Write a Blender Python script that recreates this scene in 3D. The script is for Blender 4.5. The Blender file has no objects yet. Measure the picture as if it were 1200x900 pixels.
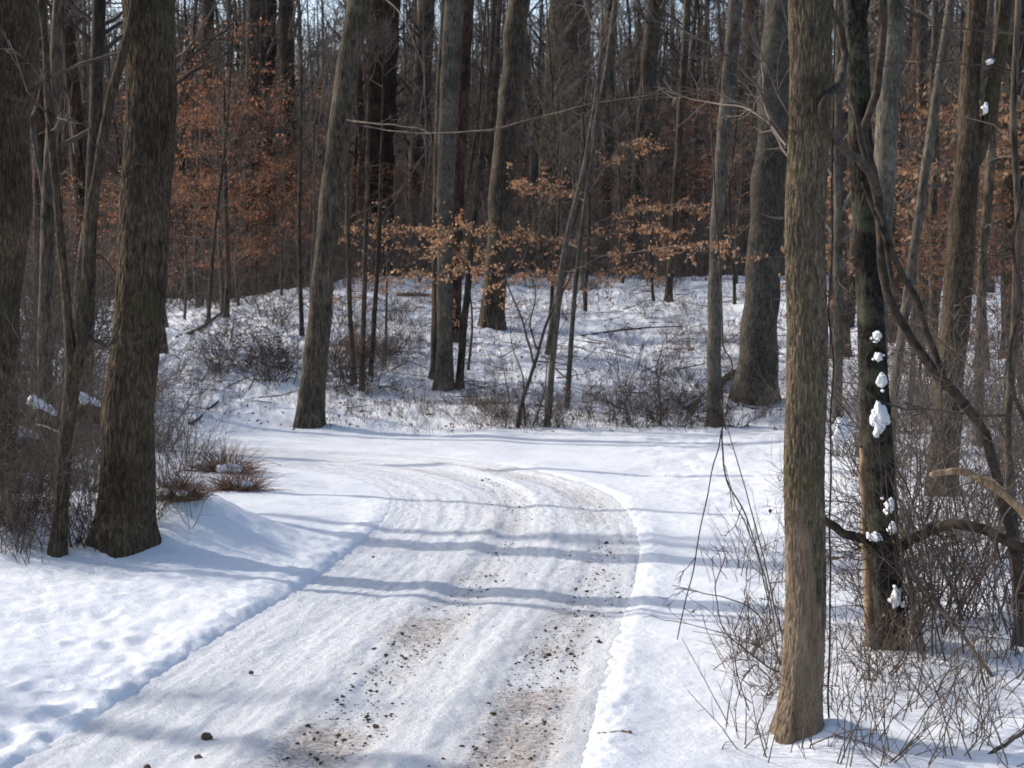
import bpy, math, random
import numpy as np

SEED = 11
rng = np.random.default_rng(SEED)
random.seed(SEED)
scene = bpy.context.scene
COL = scene.collection

# ------------------------------------------------------------------ noise
_perm = np.random.default_rng(3).permutation(256)
_perm = np.concatenate([_perm, _perm, _perm])
_G = np.random.default_rng(5).normal(size=(256, 3))
_G /= np.linalg.norm(_G, axis=1)[:, None]

def perlin(x, y, z=0.0):
    x, y, z = np.broadcast_arrays(np.asarray(x, float), np.asarray(y, float), np.asarray(z, float))
    xi, yi, zi = np.floor(x).astype(int), np.floor(y).astype(int), np.floor(z).astype(int)
    xf, yf, zf = x - xi, y - yi, z - zi
    xi &= 255; yi &= 255; zi &= 255
    f = lambda t: t * t * t * (t * (t * 6 - 15) + 10)
    u, v, w = f(xf), f(yf), f(zf)
    def g(a, b, c):
        h = _perm[_perm[_perm[(xi + a) & 255] + ((yi + b) & 255)] + ((zi + c) & 255)]
        gg = _G[h]
        return gg[..., 0] * (xf - a) + gg[..., 1] * (yf - b) + gg[..., 2] * (zf - c)
    def lerp(a, b, t): return a + (b - a) * t
    x00 = lerp(g(0, 0, 0), g(1, 0, 0), u); x10 = lerp(g(0, 1, 0), g(1, 1, 0), u)
    x01 = lerp(g(0, 0, 1), g(1, 0, 1), u); x11 = lerp(g(0, 1, 1), g(1, 1, 1), u)
    return lerp(lerp(x00, x10, v), lerp(x01, x11, v), w) * 1.6

def sstep(a, b, x):
    t = np.clip((x - a) / (b - a), 0, 1)
    return t * t * (3 - 2 * t)

def splus(x, w):
    return w * np.logaddexp(0, x / w)

# ------------------------------------------------------------------ camera
CAM_Z = 2.6
PITCH = math.atan(78 / 2000)
CF = np.array([0, math.cos(PITCH), -math.sin(PITCH)])
CU = np.array([0, math.sin(PITCH), math.cos(PITCH)])
CR = np.array([1.0, 0, 0])
CPOS = np.array([0, 0, CAM_Z])

def ray(u, v):
    return CF + CR * ((u - 600) / 2000) + CU * ((450 - v) / 2000)

def at(u, v, D):
    d = ray(u, v)
    return CPOS + d * (D / d[1])

# ------------------------------------------------------------------ terrain
RW = 1.62                                  # half width of the road
_cl = np.array([(-3.3, -8), (-2.75, 0), (-1.95, 5), (-1.2, 9.85), (-.83, 13.4), (-.42, 16.35), (-.14, 19.4),
                (-.05, 22.8), (-.35, 26), (-1.5, 29.0), (-3.4, 31.2), (-6, 32.6), (-9.5, 33.5), (-15, 34.4), (-24, 35.5), (-40, 37)], float)
def _spline(pts, n=24):
    p = np.vstack([2 * pts[0] - pts[1], pts, 2 * pts[-1] - pts[-2]])
    out = []
    for i in range(1, len(p) - 2):
        t = np.linspace(0, 1, n, endpoint=False)[:, None]
        a, b, c, d = p[i - 1], p[i], p[i + 1], p[i + 2]
        out.append(.5 * (2 * b + (c - a) * t + (2 * a - 5 * b + 4 * c - d) * t * t + (3 * b - a - 3 * c + d) * t ** 3))
    out.append(pts[-1:])
    return np.vstack(out)
ROAD = _spline(_cl)
_seg = np.linalg.norm(np.diff(ROAD, axis=0), axis=1)
RS = np.concatenate([[0], np.cumsum(_seg)])
_u = np.arange(0, RS[-1], .06)
ROAD = np.stack([np.interp(_u, RS, ROAD[:, 0]), np.interp(_u, RS, ROAD[:, 1])], 1)
for _ in range(30):
    ROAD[1:-1] = .25 * ROAD[:-2] + .5 * ROAD[1:-1] + .25 * ROAD[2:]
RT = np.gradient(ROAD, axis=0); RT /= np.linalg.norm(RT, axis=1)[:, None]
RN = np.stack([RT[:, 1], -RT[:, 0]], 1)    # to the right of travel
RS = _u

def road_t(x, y):
    """signed offset across the road (right positive), exact near the road"""
    sh = np.shape(x)
    q = np.stack([np.ravel(x), np.ravel(y)], 1)
    t = np.full(len(q), 99.0)
    pts, nn = ROAD[::4], RN[::4]
    m = (q[:, 0] > -45) & (q[:, 0] < 8) & (q[:, 1] > -9) & (q[:, 1] < 44)
    idx = np.where(m)[0]
    for k in range(0, len(idx), 20000):
        ii = idx[k:k + 20000]
        d2 = (q[ii, None, 0] - pts[None, :, 0]) ** 2 + (q[ii, None, 1] - pts[None, :, 1]) ** 2
        j = d2.argmin(1)
        v = q[ii] - pts[j]
        side = np.sign((v * nn[j]).sum(1))
        t[ii] = side * np.sqrt(d2[np.arange(len(ii)), j])
    return t.reshape(sh)

_fp = []                                    # footprints in the left field
for k in range(16):
    for s in (-1, 1):
        f = k / 15
        a = at(8 + 150 * f + s * 14 + random.uniform(-14, 14), 850 - 160 * f + s * 12 + random.uniform(-12, 12), 1)
        d = a - CPOS
        tt = (-CAM_Z + .25) / d[2]
        _fp.append((CPOS + d * tt)[:2])
_fp = np.array(_fp)

def H0(x, y):
    """the land without road-bed details"""
    x = np.asarray(x, float); y = np.asarray(y, float)
    yf = 38.5 - 3.0 * sstep(-3, -12, x) - 9 * sstep(6, 14, x)
    gain = 1 - .34 * sstep(-4, -13, x) + .0 * x
    slope = .142 * (38.5 * 0 + 1)
    k = np.where(x > 6, (70 - 38.5) / (70 - yf), 1.0)
    hill = slope * k * gain * (splus(y - yf, 1.3) - 1.12 * splus(y - 70, 2.5))
    z = hill
    z = z + .12 * splus(y - 150, 9) - .12 * splus(y - 350, 15)
    # left bank and woods
    z = z + .11 * splus(-5.2 - x, .5) * sstep(12, 20, y) * (1 - sstep(30, 34, y) * sstep(40, 33, y)) * (.15 + .85 * sstep(62, 42, y))
    z = np.where(x < -25, z * 1.0, z)
    # mound under the two left trees
    z = z + .5 * np.exp(-((x + 5.0) / 1.7) ** 2 - ((y - 19.6) / 1.5) ** 2)
    z = z + .30 * np.exp(-((x + 7.5) / 2.4) ** 2 - ((y - 18.0) / 1.3) ** 2)
    z = z + .04 * np.exp(-((x + 3.6) / 1.1) ** 2 - ((y - 23.5) / 2.6) ** 2)
    z = z + .40 * np.exp(-((x + 3.5) / .85) ** 2 - ((y - 18.9) / .9) ** 2)
    z = z + .13 * np.exp(-((x - 1.98) / .24) ** 2 - ((y - 10.42) / .3) ** 2) + .06 * np.exp(-((x - 1.6) / .3) ** 2 - ((y - 10.8) / .4) ** 2)
    # right bank
    z = z + .045 * splus(x - 2.6, .3) * sstep(45, 30, y)
    return z

def H(x, y, road=True, t=None):
    x = np.asarray(x, float); y = np.asarray(y, float)
    z = H0(x, y)
    if t is None: t = road_t(x, y)
    out = np.abs(t) - RW
    off = sstep(0, .5, out)
    far = sstep(36, 42, y)
    wild = sstep(1.5, 3.2, x) * (1 - far)
    wl = sstep(-5.5, -8, x)
    z = z + off * (.05 * perlin(x * .35, y * .28, 1.3) + .022 * perlin(x * 1.1, y * .8, 4.1) + .012 * perlin(x * 2.2, y * 3.6, 7) + .006 * perlin(x * 5.5, y * 8.5, 6))
    z = z + off * (far + .5 * wild + .7 * wl) * (.09 * perlin(x * .6, y * .5, 9) + .05 * perlin(x * 1.9, y * 1.4, 2) + .035 * perlin(x * 4.5, y * 3.5, 5) + .018 * perlin(x * 9, y * 7, 4))
    z = z + off * (1 - far) * (t < 0) * (.016 * perlin(x * .7 + y * .3, y * 3.5, 5) + .012 * perlin(x * 1.6 + y, y * 7, 15))
    z = z + far * (.16 * perlin(x * .27, y * .24, 31) + .05 * perlin(x * 2.8, y * 2.2, 17))
    z = z + np.exp(-((out - .08) / .16) ** 2) * (.012 * perlin(x * 5, y * 5, 11) + .012 * perlin(x * 13, y * 11, 12)) * sstep(30, 22, y)
    # lips pushed up along the road
    lipL = .045 * sstep(-.05, .10, out) * (t < 0) * sstep(26, 18, y)
    lipL = lipL + .018 * np.exp(-((out - .2) / .18) ** 2) * (t < 0) * sstep(26, 19, y)
    lipR = (.012 * sstep(-.05, .15, out) + .025 * np.exp(-((out - .14) / .16) ** 2) * (.6 + .8 * perlin(x * 1.3, y * 1.1, 3))) * (t > 0) * sstep(36, 28, y)
    z = z + lipL * (1 + .35 * perlin(x * 1.2, y * .9, 8) + .3 * perlin(x * 4, y * 3, 8) + .2 * perlin(x * 9, y * 7, 1)) + lipR
    if road:
        z = np.where(out < 0, z - (.045 + .045 * sstep(-.3, -.7, out)) * sstep(0, -.10, out), z)
    return z

def hz(x, y):
    return float(H(np.array([x]), np.array([y]))[0])

def ground(u, v, dmax=140):
    d = ray(u, v)
    Y = np.geomspace(5, dmax, 4000)
    P = CPOS[None] + d[None] * (Y / d[1])[:, None]
    below = P[:, 2] <= H(P[:, 0], P[:, 1], t=np.full(len(P), 5.0))
    i = int(np.argmax(below)) if below.any() else len(Y) - 1
    p = P[i].copy(); p[2] = hz(p[0], p[1])
    return p

# ------------------------------------------------------------------ mesh plumbing
class MB:
    def __init__(s): s.v = []; s.q = []; s.t = []; s.n = 0
    def add(s, v, q=None, t=None):
        v = np.asarray(v, float).reshape(-1, 3)
        if q is not None and len(q): s.q.append(np.asarray(q).reshape(-1, 4) + s.n)
        if t is not None and len(t): s.t.append(np.asarray(t).reshape(-1, 3) + s.n)
        s.v.append(v); s.n += len(v)
        return s
    def tubes(s, P, R, sides=4):
        """P [K,N,3] paths, R [K,N] radii"""
        P = np.asarray(P, float); R = np.asarray(R, float)
        if P.ndim == 2: P = P[None]; R = R[None]
        K, N, _ = P.shape
        if K == 0: return s
        T = np.gradient(P, axis=1); T /= np.linalg.norm(T, axis=2, keepdims=True) + 1e-9
        m = np.abs(P[:, -1] - P[:, 0])
        ref = np.zeros((K, 3)); ref[np.arange(K), m.argmin(1)] = 1
        A = np.cross(T, ref[:, None]); A /= np.linalg.norm(A, axis=2, keepdims=True) + 1e-9
        B = np.cross(T, A)
        th = np.arange(sides) / sides * 2 * np.pi
        V = P[:, :, None] + R[:, :, None, None] * (A[:, :, None] * np.cos(th)[None, None, :, None] + B[:, :, None] * np.sin(th)[None, None, :, None])
        base = (np.arange(K) * N * sides)[:, None, None] + (np.arange(N - 1) * sides)[None, :, None]
        a = np.arange(sides)[None, None, :]; b = (np.arange(sides) + 1) % sides
        b = b[None, None, :]
        Q = np.stack([base + a, base + b, base + sides + b, base + sides + a], -1)
        return s.add(V, Q.reshape(-1, 4))
    def mesh(s, name, smooth=True):
        V = np.vstack(s.v); me = bpy.data.meshes.new(name)
        q = np.vstack(s.q) if s.q else np.zeros((0, 4), int)
        t = np.vstack(s.t) if s.t else np.zeros((0, 3), int)
        me.vertices.add(len(V)); me.vertices.foreach_set('co', V.astype(np.float32).ravel())
        me.loops.add(4 * len(q) + 3 * len(t))
        me.loops.foreach_set('vertex_index', np.concatenate([q.ravel(), t.ravel()]).astype(np.int32))
        me.polygons.add(len(q) + len(t))
        ls = np.concatenate([np.arange(len(q)) * 4, 4 * len(q) + np.arange(len(t)) * 3]).astype(np.int32)
        me.polygons.foreach_set('loop_start', ls)
        try: me.polygons.foreach_set('loop_total', np.concatenate([np.full(len(q), 4), np.full(len(t), 3)]).astype(np.int32))
        except Exception: pass
        me.update(calc_edges=True)
        if smooth: me.polygons.foreach_set('use_smooth', np.ones(len(q) + len(t), bool))
        me.validate()
        return me
    def build(s, name, mat, parent=None, smooth=True):
        me = s.mesh(name, smooth)
        me.materials.append(mat)
        o = bpy.data.objects.new(name, me); COL.objects.link(o)
        if parent is not None: o.parent = parent
        return o

def tag(o, label=None, cat=None, group=None, kind=None):
    if label: o['label'] = label
    if cat: o['category'] = cat
    if group: o['group'] = group
    if kind: o['kind'] = kind
    return o

def empty(name, loc, label, cat, group=None):
    o = bpy.data.objects.new(name, None); COL.objects.link(o)
    o.location = tuple(loc); o.empty_display_size = .2
    return tag(o, label, cat, group)

def dup(root, loc, rot, scale, label=None, group=None):
    r = root.copy(); COL.objects.link(r)
    r.location = tuple(loc); r.rotation_euler = rot; r.scale = scale
    if label: r['label'] = label
    if group: r['group'] = group
    for ch in root.children:
        c = ch.copy(); COL.objects.link(c); c.parent = r
    return r

# ------------------------------------------------------------------ growth
def unit(v): return v / (np.linalg.norm(v, axis=-1, keepdims=True) + 1e-9)

def grow(S, D, L, r0, r1, n, wob, up=0.0):
    K = len(S); d = unit(np.array(D, float)); p = np.array(S, float)
    L = np.broadcast_to(L, (K,)); out = [p]
    for i in range(n):
        d = d + wob * rng.normal(size=(K, 3)); d[:, 2] += up; d = unit(d)
        p = p + d * (L / n)[:, None]; out.append(p)
    t = np.linspace(0, 1, n + 1)[None]
    r0 = np.broadcast_to(r0, (K,))[:, None]; r1 = np.broadcast_to(r1, (K,))[:, None]
    return np.stack(out, 1), r0 + (r1 - r0) * t

def spawn(P, R, k, t0, t1, a0, a1, flat=0.0):
    K, N, _ = P.shape
    if K == 0: return np.zeros((0, 3)), np.zeros((0, 3)), np.zeros(0), np.zeros(0)
    t = rng.uniform(t0, t1, (K, k)) * (N - 1)
    i = np.clip(t.astype(int), 0, N - 2); f = t - i
    kk = np.arange(K)[:, None]
    S = P[kk, i] * (1 - f)[..., None] + P[kk, i + 1] * f[..., None]
    T = unit(P[kk, i + 1] - P[kk, i])
    rr = R[kk, i] * (1 - f) + R[kk, i + 1] * f
    rv = rng.normal(size=(K, k, 3)); rv[..., 2] *= 1 - flat
    pr = unit(rv - (rv * T).sum(-1, keepdims=True) * T)
    a = rng.uniform(a0, a1, (K, k))[..., None]
    D = T * np.cos(a) + pr * np.sin(a)
    return S.reshape(-1, 3), D.reshape(-1, 3), rr.ravel(), (t / (N - 1)).ravel()

def crown_mb(P, R, z_from, n1, length, lv3=4, n2=6, flare=1.0, rmin=.004, low=0):
    """limbs and twigs of a leafless tree on trunk path P,R (local coordinates)"""
    mb = MB(); N = len(P)
    zz = P[:, 2]
    t0 = float(np.interp(z_from, zz, np.linspace(0, 1, N)))
    S, D, r, t = spawn(P[None], R[None], n1, t0, .97, .55, 1.15)
    L = length * (1.15 - .75 * (t - t0) / max(1e-3, 1 - t0)) * rng.uniform(.6, 1.2, len(S))
    P1, R1 = grow(S, D, L, np.clip(r * .45, .012, .11), .006, 7, .13, .06)
    mb.tubes(P1, R1, 5)
    S, D, r, t = spawn(P1, R1, n2, .2, 1, .4, 1.1)
    L2 = length * .45 * rng.uniform(.4, 1.1, len(S)) * (1.1 - .5 * t)
    P2, R2 = grow(S, D, L2, np.clip(r * .6, .006, .03), rmin, 5, .16, .04)
    mb.tubes(P2, R2, 4)
    S, D, r, t = spawn(P2, R2, lv3, .15, 1, .4, 1.1)
    L3 = length * .2 * rng.uniform(.4, 1.1, len(S))
    P3, R3 = grow(S, D, L3, np.clip(r * .6, rmin, .012), rmin * .6, 3, .2, .02)
    mb.tubes(P3, R3, 3)
    if low:                                       # dead side twigs on the bole
        S, D, r, t = spawn(P[None], R[None], low, .06, max(t0, .1), 1.1, 1.7)
        Pl, Rl = grow(S, D, rng.uniform(.5, 2.2, len(S)), .012, .004, 6, .2, .02)
        mb.tubes(Pl, Rl, 4)
        S, D, r, t = spawn(Pl, Rl, 5, .2, 1, .5, 1.1)
        Pk, Rk = grow(S, D, rng.uniform(.2, .7, len(S)), .005, .002, 3, .2)
        mb.tubes(Pk, Rk, 3)
    return mb

def leaves(mb, C, size, droop=.5):
    """folded leaf blades at points C"""
    K = len(C)
    a = rng.uniform(0, 2 * np.pi, K); dip = rng.normal(droop, .7, K)
    ax = np.stack([np.cos(a) * np.cos(dip), np.sin(a) * np.cos(dip), -np.sin(dip)], 1)
    sd = np.cross(ax, rng.normal(size=(K, 3))); sd = unit(sd)
    nn = np.cross(ax, sd)
    L = size * rng.uniform(.6, 1.25, K)[:, None]
    w = L * rng.uniform(.22, .36, K)[:, None]; cu = L * rng.uniform(-.1, .22, K)[:, None]
    b = C; tip = C + ax * L - nn * cu * .6
    l = C + ax * L * .5 + sd * w + nn * cu; r = C + ax * L * .5 - sd * w + nn * cu
    V = np.stack([b, l, tip, r], 1)
    i = np.arange(K)[:, None] * 4
    mb.add(V, t=np.concatenate([i + [0, 1, 2], i + [0, 2, 3]]))

def smooth1(a, n):
    for _ in range(n):
        a = np.concatenate([a[:1], .25 * a[:-2] + .5 * a[1:-1] + .25 * a[2:], a[-1:]])
    return a

def trunk_mb(zs, cx, cy, R, sides, ridge=0.0, freq=28., lump=.05, flare=.5, seed=0.0, fl_h=.22):
    """a bole of stacked rings: bark ridges, lumps, root flare"""
    th = np.arange(sides) / sides * 2 * np.pi
    Z, TH = np.meshgrid(zs, th, indexing='ij')
    Rr = R[:, None] * np.ones_like(TH)
    c, s = np.cos(TH), np.sin(TH)
    Rr = Rr * (1 + lump * perlin(c * 1.3 + seed, s * 1.3, Z * .8 + seed) + .5 * lump * perlin(c * 3 + seed, s * 3, Z * 2.2))
    fl = flare * np.exp(-np.maximum(Z, 0) / fl_h) * (.55 + .45 * np.cos(TH * 4 + seed * 7) + .35 * perlin(c * 2 + seed, s * 2, 3))
    Rr = Rr * (1 + np.maximum(fl, 0))
    if ridge:
        q = .75 - 2.2 * np.abs(perlin(c * Rr * freq + seed, s * Rr * freq, Z * freq * .2))
        q2 = .75 - 2.2 * np.abs(perlin(c * Rr * freq * 2.1, s * Rr * freq * 2.1 + seed, Z * freq * .5))
        Rr = Rr + ridge * (q + .45 * q2)
    V = np.stack([cx[:, None] + Rr * c, cy[:, None] + Rr * s, Z], -1)
    n = len(zs)
    a = np.arange(sides); b = (a + 1) % sides
    base = (np.arange(n - 1) * sides)[:, None]
    Q = np.stack([base + a, base + b, base + sides + b, base + sides + a], -1).reshape(-1, 4)
    return MB().add(V, Q)

# ------------------------------------------------------------------ materials
def _mat(name):
    m = bpy.data.materials.new(name); m.use_nodes = True
    nt = m.node_tree; nt.nodes.clear()
    out = nt.nodes.new('ShaderNodeOutputMaterial'); b = nt.nodes.new('ShaderNodeBsdfPrincipled')
    nt.links.new(b.outputs[0], out.inputs[0])
    return m, nt, b, out

def nd(nt, typ, **kw):
    n = nt.nodes.new(typ)
    for k, v in kw.items():
        if k.startswith('i_'):
            n.inputs[k[2:].replace('_', ' ')].default_value = v
        else: setattr(n, k, v)
    return n

def ramp(nt, stops):
    r = nt.nodes.new('ShaderNodeValToRGB'); e = r.color_ramp.elements
    while len(e) < len(stops): e.new(.5)
    for k, (p, c) in enumerate(stops):
        e[k].position = p; e[k].color = (*c, 1) if len(c) == 3 else c
    return r

def mix(nt, fac, a, b, blend='MIX'):
    m = nt.nodes.new('ShaderNodeMix'); m.data_type = 'RGBA'; m.blend_type = blend
    if isinstance(fac, (int, float)): m.inputs[0].default_value = fac
    else: nt.links.new(fac, m.inputs[0])
    for s, i in ((a, 6), (b, 7)):
        if isinstance(s, tuple): m.inputs[i].default_value = (*s, 1)
        else: nt.links.new(s, m.inputs[i])
    return m.outputs[2]

def bark(name, dark, light, moss=None, moss_amt=.35, scale=26., zs=.16, bump=.6, dist=.012, vary=.35, peel=False, ct=.12, vf=.4):
    m, nt, b, _ = _mat(name); L = nt.links.new
    tc = nd(nt, 'ShaderNodeTexCoord'); mp = nd(nt, 'ShaderNodeMapping')
    mp.inputs['Scale'].default_value = (1, 1, zs); L(tc.outputs['Object'], mp.inputs[0])
    n1 = nd(nt, 'ShaderNodeTexNoise', i_Scale=scale, i_Detail=6., i_Roughness=.62, i_Distortion=.5); L(mp.outputs[0], n1.inputs['Vector'])
    v1 = nd(nt, 'ShaderNodeTexVoronoi', feature='DISTANCE_TO_EDGE', i_Scale=scale * .8); nq = nd(nt, 'ShaderNodeTexNoise', i_Scale=scale * .5, i_Detail=3.); L(mp.outputs[0], nq.inputs['Vector'])
    va = nd(nt, 'ShaderNodeMix', data_type='RGBA', blend_type='LINEAR_LIGHT'); va.inputs[0].default_value = .035; L(mp.outputs[0], va.inputs[6]); L(nq.outputs['Color'], va.inputs[7]); L(va.outputs[2], v1.inputs['Vector'])
    r1 = ramp(nt, [(.5 - ct, dark), (.5, tuple((a + c) / 2 for a, c in zip(dark, light))), (.5 + ct, light)]); L(n1.outputs['Fac'], r1.inputs[0])
    rf = ramp(nt, [(.0, (.28, .27, .26)), (.07, (.5, .48, .46)), (.2, (1.12, 1.1, 1.08))]); L(v1.outputs['Distance'], rf.inputs[0])
    r1 = type('o', (), {'outputs': [mix(nt, vf, r1.outputs[0], rf.outputs[0], 'MULTIPLY')]})
    n2 = nd(nt, 'ShaderNodeTexNoise', i_Scale=1.7, i_Detail=5., i_Roughness=.6); L(tc.outputs['Object'], n2.inputs['Vector'])
    r2 = ramp(nt, [(.35, (.55, .55, .55)), (.65, (1.25, 1.22, 1.15))]); L(n2.outputs['Fac'], r2.inputs[0])
    col = mix(nt, 1.0, r1.outputs[0], r2.outputs[0], 'MULTIPLY')
    if moss:
        n3 = nd(nt, 'ShaderNodeTexNoise', i_Scale=2.3, i_Detail=7., i_Roughness=.7); L(tc.outputs['Object'], n3.inputs['Vector'])
        r3 = ramp(nt, [(.5, (0, 0, 0)), (.62, (moss_amt,) * 3)]); L(n3.outputs['Fac'], r3.inputs[0])
        col = mix(nt, r3.outputs[0], col, moss)
    pm = None
    if peel:                                     # lower bark gnawed and peeled to smooth pale wood
        sx = nd(nt, 'ShaderNodeSeparateXYZ'); L(tc.outputs['Object'], sx.inputs[0])
        np_ = nd(nt, 'ShaderNodeTexNoise', i_Scale=3.2, i_Detail=4., i_Roughness=.55); L(mp.outputs[0], np_.inputs['Vector'])
        a1 = nd(nt, 'ShaderNodeMath', operation='MULTIPLY_ADD'); L(np_.outputs['Fac'], a1.inputs[0]); a1.inputs[1].default_value = 2.4; L(sx.outputs[2], a1.inputs[2])
        a2 = nd(nt, 'ShaderNodeMath', operation='MULTIPLY_ADD'); L(sx.outputs[0], a2.inputs[0]); a2.inputs[1].default_value = 2.2; L(a1.outputs[0], a2.inputs[2])
        pm = ramp(nt, [(.0, (1, 1, 1)), (1, (0, 0, 0))])
        m9 = nd(nt, 'ShaderNodeMapRange'); L(a2.outputs[0], m9.inputs[0]); m9.inputs[1].default_value = 2.2; m9.inputs[2].default_value = 2.32
        L(m9.outputs[0], pm.inputs[0])
        nw = nd(nt, 'ShaderNodeTexNoise', i_Scale=14., i_Detail=5.); L(mp.outputs[0], nw.inputs['Vector'])
        rw = ramp(nt, [(.3, (.17, .122, .08)), (.65, (.29, .22, .15))]); L(nw.outputs['Fac'], rw.inputs[0])
        col = mix(nt, pm.outputs[0], col, rw.outputs[0])
    oi = nd(nt, 'ShaderNodeObjectInfo'); mr = nd(nt, 'ShaderNodeMapRange'); L(oi.outputs['Random'], mr.inputs[0])
    mr.inputs[3].default_value = 1 - vary; mr.inputs[4].default_value = 1 + vary
    hs = nd(nt, 'ShaderNodeHueSaturation'); L(mr.outputs[0], hs.inputs['Value']); L(col, hs.inputs['Color'])
    L(hs.outputs[0], b.inputs['Base Color'])
    b.inputs['Roughness'].default_value = .92; b.inputs['Specular IOR Level'].default_value = .15
    ad = nd(nt, 'ShaderNodeMath', operation='ADD'); mu = nd(nt, 'ShaderNodeMath', operation='MULTIPLY')
    mn = nd(nt, 'ShaderNodeMath', operation='MINIMUM'); L(v1.outputs['Distance'], mn.inputs[0]); mn.inputs[1].default_value = .25
    L(mn.outputs[0], mu.inputs[0]); mu.inputs[1].default_value = 2.4 * vf; L(mu.outputs[0], ad.inputs[0]); L(n1.outputs['Fac'], ad.inputs[1])
    bp = nd(nt, 'ShaderNodeBump', i_Strength=bump, i_Distance=dist); L(ad.outputs[0], bp.inputs['Height']); L(bp.outputs[0], b.inputs['Normal'])
    return m

def simple(name, c1, c2, scale=6., rough=.9, vary=.25, spec=.15):
    m, nt, b, _ = _mat(name); L = nt.links.new
    tc = nd(nt, 'ShaderNodeTexCoord')
    n = nd(nt, 'ShaderNodeTexNoise', i_Scale=scale, i_Detail=3.); L(tc.outputs['Object'], n.inputs['Vector'])
    r = ramp(nt, [(.35, c1), (.65, c2)]); L(n.outputs['Fac'], r.inputs[0])
    oi = nd(nt, 'ShaderNodeObjectInfo'); mr = nd(nt, 'ShaderNodeMapRange'); L(oi.outputs['Random'], mr.inputs[0])
    mr.inputs[3].default_value = 1 - vary; mr.inputs[4].default_value = 1 + vary
    hs = nd(nt, 'ShaderNodeHueSaturation'); L(mr.outputs[0], hs.inputs['Value']); L(r.outputs[0], hs.inputs['Color'])
    L(hs.outputs[0], b.inputs['Base Color']); b.inputs['Roughness'].default_value = rough
    b.inputs['Specular IOR Level'].default_value = spec
    return m

def leafmat(name, c1, c2, c3, trans=.45):
    m, nt, b, out = _mat(name); L = nt.links.new
    g = nd(nt, 'ShaderNodeNewGeometry')
    r = ramp(nt, [(0, c1), (.5, c2), (1, c3)]); L(g.outputs['Random Per Island'], r.inputs[0])
    L(r.outputs[0], b.inputs['Base Color']); b.inputs['Roughness'].default_value = .75
    b.inputs['Specular IOR Level'].default_value = .2
    t = nd(nt, 'ShaderNodeBsdfTranslucent'); L(r.outputs[0], t.inputs[0])
    mx = nd(nt, 'ShaderNodeMixShader'); mx.inputs[0].default_value = trans
    L(b.outputs[0], mx.inputs[1]); L(t.outputs[0], mx.inputs[2]); L(mx.outputs[0], out.inputs[0])
    return m

def snowmat(name, base=(.79, .80, .825)):
    m, nt, b, _ = _mat(name); L = nt.links.new
    tc = nd(nt, 'ShaderNodeTexCoord')
    n0 = nd(nt, 'ShaderNodeTexNoise', i_Scale=.7, i_Detail=6., i_Roughness=.6); L(tc.outputs['Object'], n0.inputs['Vector'])
    r0 = ramp(nt, [(.3, tuple(c * .93 for c in base)), (.7, base)]); L(n0.outputs['Fac'], r0.inputs[0])
    L(r0.outputs[0], b.inputs['Base Color'])
    n1 = nd(nt, 'ShaderNodeTexNoise', i_Scale=9., i_Detail=8., i_Roughness=.68); L(tc.outputs['Object'], n1.inputs['Vector'])
    bp = nd(nt, 'ShaderNodeBump', i_Strength=.55, i_Distance=.05); L(n1.outputs['Fac'], bp.inputs['Height'])
    L(bp.outputs[0], b.inputs['Normal'])
    b.inputs['Roughness'].default_value = .55; b.inputs['Specular IOR Level'].default_value = .25
    return m

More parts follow.
